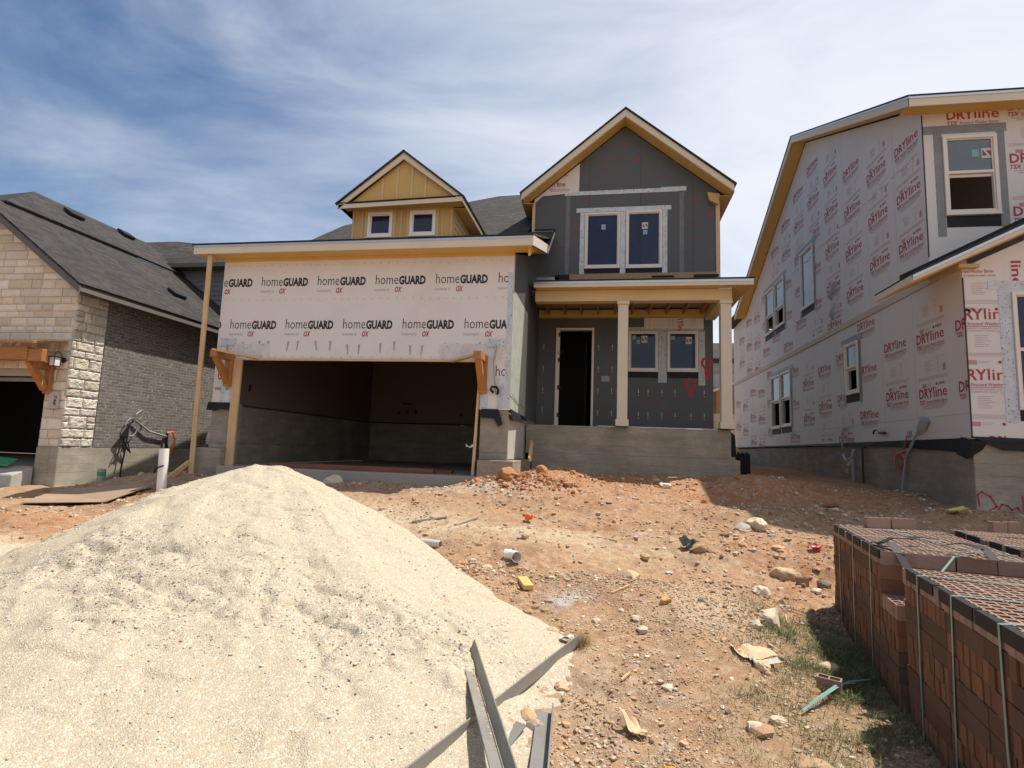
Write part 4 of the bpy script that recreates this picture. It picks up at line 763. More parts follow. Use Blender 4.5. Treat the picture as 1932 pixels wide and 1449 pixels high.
# roofs
q = MB(); zr = lambda y: 9.605 - .466 * abs(y - 16.85)
slope_panel(q, [(5.28, 10.44, zr(10.44)), (12.5, 10.44, zr(10.44)), (12.5, 16.85, zr(16.85)), (5.28, 16.85, zr(16.85))], .03); slope_panel(q, [(5.28, 24.6, zr(24.6)), (12.5, 24.6, zr(24.6)), (12.5, 16.85, zr(16.85) - .0001), (5.28, 16.85, zr(16.85) - .0001)], .03); each(q, 'main_roof', m_edge, RH); q = MB(); q.box(5.35, 12.5, 24.605, 27.0, 5.95, 6.12); q.build('rear_roof', m_edge, RH)
for a in (10.47, 24.57): q = MB(); q.prism([(5.3, a, zr(a) - .03), (5.3, 16.85, zr(16.85) - .035), (5.3, 16.85, zr(16.85) - .23), (5.3, a, zr(a) - .22)], (.025, 0, 0)); q.build('rake_board', m_trim, RH)
for a in (10.5, 24.5): q = MB(); q.prism([(5.326, a, zr(a) - .2), (5.326, 16.85, zr(16.85) - .21), (RX_ - .002, 16.85, zr(16.85) - .21), (RX_ - .002, a, zr(a) - .2)], (0, 0, .012)); each(q, 'rake_soffit', m_yel, RH)
q = MB(); q.box(5.3, 12.5, 10.468, 10.492, zr(10.47) - .225, zr(10.47) - .04); q.build('fascia', m_trim, RH); q = MB(); q.box(5.3, 12.5, 10.455, 10.467, zr(10.44) - .07, zr(10.44) - .02); q.prism([(5.288, 10.44, zr(10.44) - .02), (5.288, 16.85, zr(16.85) - .02), (5.288, 16.85, zr(16.85) - .07), (5.288, 10.44, zr(10.44) - .07)], (.01, 0, 0)); q.build('drip_edge', m_galv, RH)
q = MB(); q.box(5.33, 12.5, 10.495, UYR - .001, 6.47, 6.484); q.build('soffit', m_yel, RH)
q = MB(); lz = lambda x: 3.04 + .49 * (x - 4.8)
slope_panel(q, [(4.77, 9.56, lz(4.77)), (8.6, 9.56, lz(8.6)), (8.6, 10.87, lz(8.6)), (4.77, 10.87, lz(4.77))], .035); q.build('front_roof', m_edge, RH)
q = MB(); q.prism([(4.79, 9.6, lz(4.79) - .03), (8.6, 9.6, lz(8.6) - .03), (8.6, 9.6, lz(8.6) - .2), (4.79, 9.6, lz(4.79) - .135)], (0, .025, 0)); q.build('rake_board', m_trim, RH)
q = MB(); q.prism([(4.78, 9.575, lz(4.78) - .03), (8.6, 9.575, lz(8.6) - .03), (8.6, 9.575, lz(8.6) - .085), (4.78, 9.575, lz(4.78) - .085)], (0, .02, 0)); q.build('drip_edge', m_galv, RH)
q = MB(); q.prism([(4.8, 9.63, lz(4.8) - .15), (8.6, 9.63, lz(8.6) - .2), (8.6, LYR - .002, lz(8.6) - .2), (4.8, LYR - .002, lz(4.8) - .15)], (0, 0, .012)); q.prism([(4.8, 9.98, lz(4.8) - .15), (5.695, 9.98, lz(5.695) - .15), (5.695, 10.85, lz(5.695) - .15), (4.8, 10.85, lz(4.8) - .15)], (0, 0, .012)); each(q, 'rake_soffit', m_yel, RH)
q = MB(); q.box(4.775, 4.797, 9.63, 10.86, 2.89, 3.0); q.prism([(4.8, 10.86, 2.88), (5.69, 10.86, 3.3), (5.69, 10.86, 3.44), (4.8, 10.86, 3.02)], (0, .012, 0)); each(q, 'eave_fascia', m_trim, RH); q = MB(); q.box(5.6, 5.9, 9.86, 9.965, 3.19, 3.25); q.build('frieze_block', m_yel2, RH)
q = MB(); q.prism([(5.2, 10.8, 3.30), (8.6, 10.8, 4.97), (8.6, 10.8, 5.08), (5.2, 10.8, 3.38)], (0, .07, 0)); q.build('step_flashing', m_black, RH)
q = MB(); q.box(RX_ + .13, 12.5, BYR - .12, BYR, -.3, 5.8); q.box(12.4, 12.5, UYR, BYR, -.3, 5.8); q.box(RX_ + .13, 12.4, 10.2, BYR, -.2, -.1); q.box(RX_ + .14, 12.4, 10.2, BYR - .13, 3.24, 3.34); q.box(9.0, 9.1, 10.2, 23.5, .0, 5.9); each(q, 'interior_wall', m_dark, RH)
# services on the side wall
X = RX_ - .03
q = MB(); q.tube([(X - .06, 14.15, -.9), (X - .06, 14.15, .20), (X - .02, 14.15, .28)], .034, 8); q.build('gas_riser', m_gpvc, RH)
q = MB(); q.tube([(X - .05, 13.66, -.9), (X - .05, 13.65, .3), (X + .02, 13.65, .36)], .022, 8); q.build('gas_riser', m_iron, RH)
q = MB(); q.tube([(X - .06, 14.1, .12), (X - .16, 14.25, .02), (X - .1, 14.5, .1), (X - .04, 14.7, .16)], .03, 7); q.tube([(X - .06, 14.15, .05), (X - .14, 14.2, -.1)], .05, 8); q.build('gas_meter_fitting', m_gpvc, RH); q = MB(); q.tube([(X - .14, 14.25, -.16), (X - .14, 14.28, -.27)], .03, 7); q.build('gas_valve', M_plain('yellow_valve', (.5, .42, .05), .5, .1), RH)
q = MB(); q.tube([(X - .05, 12.02, -.6), (X - .05, 11.96, -.3), (X - .05, 11.85, .1), (X - .05, 11.45, .5), (X - .05, 11.22, .66)], .021, 8); q.build('conduit', m_gpvc, RH)
q = MB(); q.tube([(X - .05, 11.26, .62), (X - .05, 11.12, .80)], [.075, .085], 8); q.tube([(X - .05, 11.36, .54), (X - .05, 11.24, .66)], [.04, .06], 8); q.build('conduit_head', m_gpvc, RH)
q = MB(); q.box(X + .005, X + .02, 11.72, 11.86, .5, .62); each(q, 'cable_box', m_gpvc, RH)
q = MB(); pth = [(X - .03, 11.78, .52), (X - .05, 11.84, .35), (X - .05, 11.9, .2)] + [(X - .06, 11.98 + .15 * math.sin(a) + .01 * a, .02 + .17 * math.cos(a)) for a in np.linspace(0, 12.4, 40)]; q.tube(pth, .012, 6); q.build('red_cable', M_plain('red_cable', (.42, .05, .03), .5, .1), RH)
q = MB(); q.tube([(X - .05, 12.05 + .19 * math.sin(a), .02 + .19 * math.cos(a)) for a in np.linspace(0, 12.4, 44)], .011, 6); q.tube([(X - .04, 11.9, .22), (X - .06, 12.0, .2), (X - .05, 11.6, .3), (X - .05, 11.5, .42)], .012, 6); q.build('grey_cable', m_gpvc, RH)
for (y, z) in ((15.15, 4.3), (15.1, 3.78)):
    q = MB()
    for k in range(5): q.tube([(X, y, z + .2), (X - .05, y + .06 * math.sin(k * 2), z + .08), (X - .07, y + .1 * math.cos(k * 1.7), z - .08), (X - .03, y + .05 * math.sin(k), z - .2)], .018, 5)
    q.build('cable_bundle', m_gpvc, RH)
q = MB(); q.tube([(X, 13.1, .68), (X - .08, 13.0, .66), (X - .12, 12.95, .6)], .02, 6); q.tube([(X, 12.95, .62), (X - .05, 12.6, .60)], .03, 6); q.build('hose_bib', m_iron, RH)
q = MB(); q.tube([(X, 14.75, .8), (X - .03, 14.8, .5), (X - .03, 14.78, .3)], .02, 6); q.box(X + .012, X + .024, 14.6, 14.75, .72, .8); q.build('vent_pipe', m_gpvc, RH)

# ================================================================ behind, seen through the gap between the houses
FH = thing('siding_house', 'distant grey siding house glimpsed in the gap behind the porch column', 'house', (9, 42, .5))
q = MB(); q.box(4, 14, 42, 52, .5, 7.2)
for k in range(40): q.prism([(4, 42, .6 + .165 * k), (4, 41.985, .6 + .165 * k), (4, 42, .75 + .165 * k)], (10, 0, 0))
q.build('wall', M_plain('pale_siding', (.34, .35, .37), .6, .05, 1, 0), FH); q = MB(); q.prism([(3.5, 41.4, 7.0), (3.5, 47, 9.2), (3.5, 52.6, 7.0), (3.5, 52.6, 6.8), (3.5, 41.4, 6.75)], (11, 0, 0)); q.build('roof', m_sh_x, FH)
q = MB(); q.box(4, 14, 41.9, 41.97, 6.0, 6.15); q.build('band', m_led, FH)
SHD = thing('wood_shed', 'unpainted tan wooden building with low gable roof behind the porch column', 'shed', (8.6, 38, 2.5))
q = MB(); q.box(6.2, 11.5, 38.5, 40.5, 2.6, 4.6); q.build('wall', M_wood('tan_boards', (.30, .19, .11), 'z', .35), SHD); q = MB(); q.prism([(6.0, 38.2, 4.0), (8.9, 38.2, 5.2), (11.9, 38.2, 4.0), (11.9, 38.2, 3.88), (8.9, 38.2, 5.05), (6.0, 38.2, 3.85)], (0, 2.6, 0)); q.build('roof', m_trim, SHD)
q = MB()
for x in (7.15, 7.9, 8.75, 9.6): q.box(x - .08, x + .08, 38.3, 38.49, 2.6, 4.4)
q.build('posts', m_ced, SHD)
RW_ = thing('retaining_wall', 'cream limestone block retaining wall far behind the houses', 'wall', (8.6, 35, .3))
ashlar(FY(35.0), 3.0, 13.0, .2, 2.5, .03, lambda u, v: 5.5 < u < 10, [(.5, .42, .3), (.56, .48, .36), (.45, .37, .25)], hs=(.3, .45), ws=(.4, .9), cell=.12, parent=RW_, name='blocks'); q = MB(); q.box(3, 13, 35.03, 35.6, -.3, 2.55); q.build('backing', m_mortar, RW_)

# ================================================================ ground
GP = np.array([
(0,-6,-1.75),(-8,-6,-1.75),(8,-6,-1.75),(0,1,-1.62),(-5,1,-1.6),(5,1,-1.62),(2,3.5,-1.57),(2.2,5.2,-1.53),(2.4,6.3,-1.42),(0,3.3,-1.52),(-.4,4.5,-1.42),
(-3,6,-1.25),(-6,6,-1.3),(-9,6,-1.35),(-12,6,-1.4),(.8,6,-1.27),(-1,7.5,-1.02),(1.2,7.8,-1.0),(3,7.8,-1.05),(5,7,-1.2),(8,7,-1.2),
(-3.5,9.4,-.68),(-6.5,9.4,-.72),(-8.3,9.6,-.8),(-1.5,9.6,-.55),(-1.2,10.6,-.45),(0.5,10.8,-.56),(.6,12.2,-.42),(2.6,11.9,-.42),(2,9.5,-.82),(3.6,9.2,-.85),(5.7,9.9,-.72),(7,9.6,-.7),(9,9.5,-.7),
(5.7,12.2,-.53),(5.7,14.7,-.44),(5.7,21,-.28),(3.8,13,-.42),(3.6,18,-.3),(4,26,-.1),(4,30,0.1),(-2,20,-.3),(-9.2,14,-.6),(-9.2,20,-.4),
(-10.5,9.6,-1.02),(-10.5,10.7,-1.03),(-9.3,10.4,-.92),(-12,9.2,-1.05),(-14,9,-1.05),(-9,8,-1.12),(-11,7.8,-1.2),(-14,20,-.5),(8,20,-.3),(0,34,.2),(-14,34,.2),(14,34,.2)], float)
def gz(x, y):
    x = np.asarray(x, float); y = np.asarray(y, float); num = np.zeros(np.broadcast(x, y).shape); den = num.copy()
    for a, b, c in GP: w = 1 / ((x - a) ** 2 + (y - b) ** 2 + .05) ** 1.9; num += w * c; den += w
    return num / den
def gauss(x, y, cx, cy, sx, sy): return np.exp(-((x - cx) / sx) ** 2 - ((y - cy) / sy) ** 2)
# loose heaps: (x, y, height, rx, ry)
HEAPS = [(-1.35, 9.5, .16, .55, .4), (-.6, 10.9, .07, .9, .5), (.4, 11.3, .05, 1.2, .5), (2.9, 11.2, .10, .8, .7), (1.4, 8.1, .05, .5, .3), (-1.5, 8.1, .06, .7, .25), (-8.4, 6.6, .14, 1.6, .35), (-9.3, 9.0, .1, .8, .4), (3.6, 9.4, .1, 1.0, .5), (-8.2, 9.6, .12, .8, .6), (1.15, 6.0, .05, .4, .3), (-.9, 5.35, .05, .35, .25)]
def ground(x, y, fine=True):
    z = gz(x, y)
    for a, b, h, rx, ry in HEAPS: z = z + h * gauss(x, y, a, b, rx, ry)
    if fine:
        near = 1 / (1 + (np.hypot(x, y) / 30) ** 4); m = .5 + .5 * np.clip(fbm(x, y, .6, 3, 40) * 2.2, -1, 1)
        z = z + near * (.05 * fbm(x, y, .9, 4, 3) + (.016 + .036 * m) * fbm(x, y, 6, 4, 11, .6) + (.005 + .018 * m) * fbm(x, y, 26, 3, 21, .6))
        for o_ in (0., 1.5): z = z - near * .035 * np.exp(-((y - (7.0 + o_ * .55 + .12 * x + .15 * np.sin(x * .9))) / .11) ** 2) * (x > -4) * (x < 2.6)
    return z
def lines(seg):
    o = []
    for a, b, s in seg: o += list(np.arange(a, b, s))
    return np.array(o + [seg[-1][1]])
gx = lines([(-260, -40, 20), (-40, -14, 1.0), (-14, -9.5, .12), (-9.5, -4.5, .06), (-4.5, 3.4, .024), (3.4, 6.2, .045), (6.2, 12, .3), (12, 40, 1.4), (40, 260, 20)])
gy = lines([(-120, -10, 10), (-10, 1.6, .5), (1.6, 2.4, .1), (2.4, 7.2, .022), (7.2, 12.6, .036), (12.6, 26, .2), (26, 60, 1.2), (60, 400, 20)])
X, Y = np.meshgrid(gx, gy); Z = ground(X, Y)
# where each kind of soil lies
def soil(X, Y):
    n = fbm(X, Y, 1.3, 5, 60); n2 = fbm(X, Y, 5, 4, 70); n3 = fbm(X, Y, 22, 3, 80)
    c = np.zeros(X.shape + (3,)); c[:] = (.365, .21, .11)
    def lay(mask, col): nonlocal c; m = np.clip(mask, 0, 1)[..., None]; c = c * (1 - m) + np.array(col) * m
    lay(.75 * np.clip(.5 + 1.6 * n, 0, 1), (.41, .255, .14)); lay(.8 * np.clip(n2 * 2.6 - .05, 0, 1), (.255, .13, .065))
    red = gauss(X, Y, -.6, 10.6, 2.2, 1.3) + gauss(X, Y, -8.6, 6.5, 2.2, .45) + .8 * gauss(X, Y, 3.2, 11, 1.6, 1.4) + .5 * gauss(X, Y, 2.6, 7, 1.3, 1.2) + .75 * gauss(X, Y, -1.3, 9.3, .8, .5) + gauss(X, Y, 4, 16, 1.5, 5)
    lay(red * (.75 + .7 * n2), (.40, .155, .055))
    pale = gauss(X, Y, -3.2, 7.6, 1.2, .45) + .85 * gauss(X, Y, -1.9, 7.3, 1.6, .28) + .9 * gauss(X, Y, .9, 5.35, .42, .5) + .7 * gauss(X, Y, -.2, 6.9, 1.4, .35) + 1.1 * gauss(X, Y, -7.2, 5.5, 1.6, .5) + .6 * gauss(X, Y, -.3, 3.7, .4, .6)
    lay(pale * (.85 + .9 * n2), (.54, .42, .275))
    ash = gauss(X, Y, -.33, 5.42, .2, .2) * (.6 + 2.4 * n2) + .6 * gauss(X, Y, .1, 7.6, .5, .12) * (.6 + 2 * n2); lay(ash, (.42, .40, .37))
    rub = np.clip(gauss(X, Y, -4.5, 9.3, 3.2, .35) + gauss(X, Y, -2.2, 9.0, .9, .35), 0, 1) * (.6 + 1.5 * n3); lay(rub, (.44, .385, .335))
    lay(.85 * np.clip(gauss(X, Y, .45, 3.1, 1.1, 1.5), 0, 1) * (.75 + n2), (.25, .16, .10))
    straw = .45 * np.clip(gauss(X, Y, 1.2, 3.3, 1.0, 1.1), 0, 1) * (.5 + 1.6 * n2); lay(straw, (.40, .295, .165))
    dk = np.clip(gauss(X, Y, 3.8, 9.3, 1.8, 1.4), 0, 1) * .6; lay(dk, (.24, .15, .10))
    lay(.5 * np.clip(n3 * 2 - .2, 0, 1), (.5, .42, .33)); lay(.45 * np.clip(-n3 * 2 - .25, 0, 1), (.2, .12, .075)); return c
i = np.arange(X.size).reshape(X.shape); Q = np.stack([i[:-1, :-1], i[:-1, 1:], i[1:, 1:], i[1:, :-1]], -1).reshape(-1, 4)
m_dirt, t, p = newmat('dirt'); at = nd(t, 'ShaderNodeVertexColor', layer_name='Tint'); v = obco(t)
f1 = noise(t, v, 38, 6, .7); vo = nd(t, 'ShaderNodeTexVoronoi', Scale=60.0, Randomness=1.0); t.links.new(v, vo.inputs['Vector']); vo2 = nd(t, 'ShaderNodeTexVoronoi', Scale=150.0); t.links.new(v, vo2.inputs['Vector'])
hs = nd(t, 'ShaderNodeSeparateColor'); t.links.new(vo.outputs['Color'], hs.inputs[0]); hs2 = nd(t, 'ShaderNodeSeparateColor'); t.links.new(vo2.outputs['Color'], hs2.inputs[0])
col = mixc(t, 1.0, at.outputs[0], mixc(t, f1, (.62,) * 3, (1.35,) * 3), 'MULTIPLY'); peb = mth(t, 'MULTIPLY', mrange(t, hs.outputs[0], .72, .8), mrange(t, vo.outputs['Distance'], .5, .4)); peb2 = mth(t, 'MULTIPLY', mrange(t, hs2.outputs[0], .66, .74), mrange(t, vo2.outputs['Distance'], .5, .38))
col = mixc(t, mth(t, 'MULTIPLY', peb2, .6), col, mixc(t, hs2.outputs[1], (.5, .4, .3), (.3, .19, .12))); col = mixc(t, mth(t, 'MULTIPLY', peb, .65), col, mixc(t, hs.outputs[1], (.55, .46, .37), (.34, .24, .17)))
t.links.new(col, p.inputs['Base Color']); p.inputs['Roughness'].default_value = .95; p.inputs['Specular IOR Level'].default_value = .15
h = mth(t, 'ADD', mth(t, 'MULTIPLY', peb, .8), mth(t, 'ADD', mth(t, 'MULTIPLY', peb2, .4), f1)); bump(t, p, h, .8, .012)
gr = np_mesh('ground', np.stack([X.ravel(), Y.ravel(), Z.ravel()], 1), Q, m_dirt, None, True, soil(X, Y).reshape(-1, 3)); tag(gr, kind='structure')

# ================================================================ sand pile
ANG = [0, 7, 33, 65, 90, 135, 165, 180, 200, 225, 270, 300, 319, 329, 339.5, 354, 360]
PR = [2.15, 1.95, 1.6, 1.55, 1.38, 1.12, 1.0, 1.0, 1.22, 2.35, 4.3, 4.6, 4.7, 4.2, 3.75, 2.55, 2.15]
PX, PYc, PH = -3.85, 5.9, .97
def pile_h(x, y):
    dx, dy = x - PX, y - PYc; th = np.degrees(np.arctan2(dy, dx)) % 360; R = np.interp(th, ANG, PR); tt = np.hypot(dx, dy) / R; e = .2
    f = 1 - (np.sqrt(tt * tt + e * e) - e) / (np.sqrt(1 + e * e) - e); pw = 1.12 + .6 * np.exp(-((th - 175) / 50) ** 2)
    h = PH * np.where(f > 0, np.maximum(f, 1e-6) ** pw, f); return np.maximum(h, .06 * (1 - np.hypot((x + 6.2) / 2.2, (y - 4.2) / 1.4) ** 1.5))
def pile_z(x, y, fine=True):
    h = pile_h(x, y); m = np.clip(h / .12, 0, 1)
    if fine:
        cl = np.clip(fbm(x, y, .9, 3, 91) * 2.2 - .22 + .55 * gauss(x, y, -2.4, 2.9, 1.8, 1.0) - .9 * gauss(x, y, -2.2, 5.6, 1.5, 1.2), 0, 1)      # crusted, crumbled patches
        rill = fbm(np.arctan2(y - PYc, x - PX) * 3.2, np.hypot(x - PX, y - PYc) * .25, 2.2, 3, 77)
        h = h + m * (.04 * rill * np.clip(np.hypot(x - PX, y - PYc) / 1.6 - .12, 0, 1) + .03 * fbm(x, y, 1.6, 3, 93) + cl * .026 * fbm(x, y, 11, 3, 95, .6) - cl * .022 * np.maximum(0, fbm(x, y, 7, 2, 97)) - cl * .05 * np.clip(.16 - np.abs(fbm(x * 1.0, y * 1.6, 2.3, 3, 121)), 0, .16) / .16 + (.002 + .007 * cl) * fbm(x, y, 33, 2, 99, .7))
        n1 = fbm(x + .25 * y, y, .8, 4, 131, .55); led = np.tanh(45 * (n1 - .16)) * .016 + np.tanh(45 * (n1 + .14)) * .012 + .012 * np.tanh(60 * (fbm(x, y * 1.4, 1.7, 3, 141) - .22)); h = h + m * led * .6
        cl_out = cl
    else: cl_out = None
    h = h + .012 * fbm(x, y, 5, 3, 31) * (h > -.1)
    return gz(x, y) + h, h, cl_out
px = np.arange(-8.6, .35, .016); py = np.arange(1.7, 7.7, .016); A_, B_ = np.meshgrid(px, py); Zp, hp, cl_ = pile_z(A_, B_)
keep = hp > -.035; fk = keep[:-1, :-1] & keep[:-1, 1:] & keep[1:, 1:] & keep[1:, :-1]
i = np.arange(A_.size).reshape(A_.shape); Q = np.stack([i[:-1, :-1], i[:-1, 1:], i[1:, 1:], i[1:, :-1]], -1)[fk]; used = np.unique(Q); rm = np.full(A_.size, -1); rm[used] = np.arange(len(used)); Q = rm[Q]
g3 = fbm(A_, B_, 1.1, 4, 55); sc_ = np.zeros(A_.shape + (3,)); sc_[:] = (.465, .39, .28); mk = np.clip(cl_ * .8, 0, 1)[..., None]; sc_ = sc_ * (1 - mk) + np.array((.445, .38, .285)) * mk; mk = np.clip(g3 * 1.3, 0, .6)[..., None]; sc_ = sc_ * (1 - mk) + np.array((.455, .36, .235)) * mk
m_sand, t, p = newmat('sand'); at = nd(t, 'ShaderNodeVertexColor', layer_name='Tint'); v = obco(t); f1 = noise(t, v, 120, 4, .75); f2 = noise(t, v, 14, 5, .6); vo = nd(t, 'ShaderNodeTexVoronoi', Scale=105.0); t.links.new(v, vo.inputs['Vector']); hs = nd(t, 'ShaderNodeSeparateColor'); t.links.new(vo.outputs['Color'], hs.inputs[0])
col = mixc(t, 1.0, at.outputs[0], mixc(t, f1, (.82,) * 3, (1.16,) * 3), 'MULTIPLY'); col = mixc(t, mth(t, 'MULTIPLY', mrange(t, hs.outputs[0], .93, .96), .4), col, (.30, .25, .2)); col = mixc(t, mth(t, 'MULTIPLY', mrange(t, hs.outputs[1], .8, .85), .5), col, (.72, .66, .56))  # darker specks paint in the shadows between grains
t.links.new(col, p.inputs['Base Color']); p.inputs['Roughness'].default_value = .95; p.inputs['Specular IOR Level'].default_value = .15; bump(t, p, mth(t, 'ADD', mrange(t, vo.outputs['Distance'], .6, .0), f1), .7, .006)
SP = np_mesh('sand_pile', np.stack([A_.ravel(), B_.ravel(), Zp.ravel()], 1)[used], Q, m_sand, None, True, sc_.reshape(-1, 3)[used]); tag(SP, 'big heap of pale yellow masonry sand dumped in front of the garage', 'sand pile')

# ---------------------------------------------------------------- scattered stones: rough little polyhedra
def icos(sub):
    bm = bmesh.new(); bmesh.ops.create_icosphere(bm, subdivisions=sub, radius=1); V = np.array([v.co[:] for v in bm.verts]); F = np.array([[v.index for v in f.verts] for f in bm.faces]); bm.free(); return V, F
IV, IF = icos(1)
def scatter(name, P, size, cols, mat, parent=None, flat=.65):
    n = len(P); k = len(IV); j = 1 + RNG.uniform(-.34, .34, (n, k, 1)); V = IV[None] * j; s = size[:, None, None] * RNG.uniform(.6, 1.25, (n, 1, 3)); V = V * s; V[:, :, 2] *= flat
    a = RNG.uniform(0, 6.28, n); c, q = np.cos(a), np.sin(a); V = np.stack([V[..., 0] * c[:, None] - V[..., 1] * q[:, None], V[..., 0] * q[:, None] + V[..., 1] * c[:, None], V[..., 2]], -1) + P[:, None]
    F = IF[None] + (np.arange(n) * k)[:, None, None]; return np_mesh(name, V.reshape(-1, 3), F.reshape(-1, 3), mat, parent, False, np.repeat(cols, k, 0))
m_peb = M_tint('pebbles', .9, .3, 90, .2)
PEB = np.array([(.50, .38, .26), (.58, .48, .36), (.42, .27, .165), (.35, .21, .13), (.56, .46, .35), (.46, .29, .165), (.44, .33, .24), (.50, .32, .17)])
def inpile(x, y): return pile_h(x, y) > .0
def cloud(n, xr, yr, dens): 
    x = RNG.uniform(*xr, n); y = RNG.uniform(*yr, n); d = dens(x, y); ok = (RNG.random(n) < d) & ~inpile(x, y) & ~((y > 9.72) & (x < -1.6)) & ~((y > 12.1) & (x < 2.7)) & ~((x > 5.7) & (y > 9.9)); return x[ok], y[ok]
def gdens(x, y): return np.clip(.35 + .9 * fbm(x, y, .8, 3, 44) + .5 * fbm(x, y, 4, 2, 48), .04, 1)
x1, y1 = cloud(85000, (-2.5, 2.6), (2.3, 6), gdens); x2, y2 = cloud(34000, (-9.5, 6), (5.5, 12), gdens)
x = np.concatenate([x1, x2]); y = np.concatenate([y1, y2]); r = np.clip(RNG.lognormal(-5.2, .5, len(x)), .0025, .026) * np.where(y > 5.8, 1.7, 1); P = np.stack([x, y, ground(x, y) + r * .25], 1)
tag(scatter('gravel', P, r, PEB[RNG.integers(0, len(PEB), len(x))] * RNG.uniform(.75, 1.15, (len(x), 1)), m_peb), 'loose mixed gravel lying over the bare dirt lot', 'gravel', kind='stuff')
n = 750; x = np.concatenate([RNG.normal(-1.3, .42, n), RNG.normal(-.1, 1.5, n // 2)]); y = np.concatenate([RNG.normal(9.35, .28, n), RNG.normal(10.9, .35, n // 2)]); ok = ~((y > 9.7) & (x < -1.6)) & (y < 12); x, y = x[ok], y[ok]; r = np.clip(RNG.lognormal(-4.1, .6, len(x)), .008, .08)
tag(scatter('clay_clods', np.stack([x, y, ground(x, y) + r * .25], 1), r, np.array([(.39, .17, .075), (.35, .14, .06), (.41, .22, .12)])[RNG.integers(0, 3, len(x))] * RNG.uniform(.8, 1.15, (len(x), 1)), m_peb, None, .75), 'crumbled red clay heaped by the garage pier and porch', 'clay', kind='stuff')
def rdens(x, y): return np.clip(.9 * gauss(x, y, 1.7, 7.4, 1.1, 1.0) + .6 * gauss(x, y, 4.2, 9.4, 1.6, .9) + .75 * gauss(x, y, -1.4, 5.9, .6, .25) + .5 * gauss(x, y, -4.5, 9.4, 3, .22) + .5 * gauss(x, y, -1.2, 8.6, 1.3, .6) + .5 * gauss(x, y, -9, 8.6, 1.2, .6) + .35 * gauss(x, y, -8.5, 7.2, 1.6, .3) + .35 * gauss(x, y, 1.4, 5.6, .5, .8) + .3 * gauss(x, y, 0, 11.3, 1.6, .5) + .1, 0, 1)
x, y = cloud(9000, (-10, 6), (3.2, 12), rdens); r = np.clip(RNG.lognormal(-3.7, .42, len(x)), .012, .07); P = np.stack([x, y, ground(x, y) + r * .2], 1)
tag(scatter('rubble', P, r, PEB[RNG.integers(0, len(PEB), len(x))] * RNG.uniform(.75, 1.15, (len(x), 1)), m_peb), 'fist sized broken rubble strewn over the dirt', 'rubble', kind='stuff')
n = 60000; x = RNG.uniform(-6.5, .2, n); y = RNG.uniform(2.0, 6.4, n); zz, hh, cc_ = pile_z(x, y); ok = (hh > .02) & (RNG.random(n) < .05 + .7 * cc_) ; x, y, zz = x[ok], y[ok], zz[ok]; r = np.clip(RNG.lognormal(-5.25, .35, len(x)), .003, .011)
g = scatter('coarse_grains', np.stack([x, y, zz + r * .3], 1), r, np.array([(.52, .46, .37), (.56, .52, .45), (.46, .39, .30), (.36, .31, .26)])[RNG.integers(0, 4, len(x))] * RNG.uniform(.85, 1.1, (len(x), 1)), m_peb, SP); tag(g, kind='stuff')

# ================================================================ brick packs on the right
ROT = -rad(10.3)
def M_brick(name, ca, cb, cd_):
    m, t, p = newmat(name); ge = nd(t, 'ShaderNodeNewGeometry'); oi = nd(t, 'ShaderNodeObjectInfo'); v = obco(t)
    rnd = mth(t, 'FRACT', mth(t, 'ADD', ge.outputs['Random Per Island'], oi.outputs['Random']), 0)
    col = mixc(t, rnd, ca, cb); col = mixc(t, mrange(t, noise(t, v, 30, 5, .7), .3, .75, 0, .45), col, cd_); t.links.new(col, p.inputs['Base Color'])
    p.inputs['Roughness'].default_value = .85; p.inputs['Specular IOR Level'].default_value = .2; bump(t, p, noise(t, v, 90, 4, .7), .4, .005); return m
m_brick = M_brick('brick_end', (.15, .068, .037), (.235, .115, .062), (.22, .125, .08)); m_brick_face = M_brick('brick_face', (.095, .055, .037), (.13, .078, .052), (.15, .095, .065)); m_brick_top_lit = M_brick('brick_top_lit', (.26, .155, .11), (.34, .22, .165), (.38, .28, .215))  # top bricks use a paler copy, sunlight put into the colour
BL, BW, BH = .225, .0675, .0965
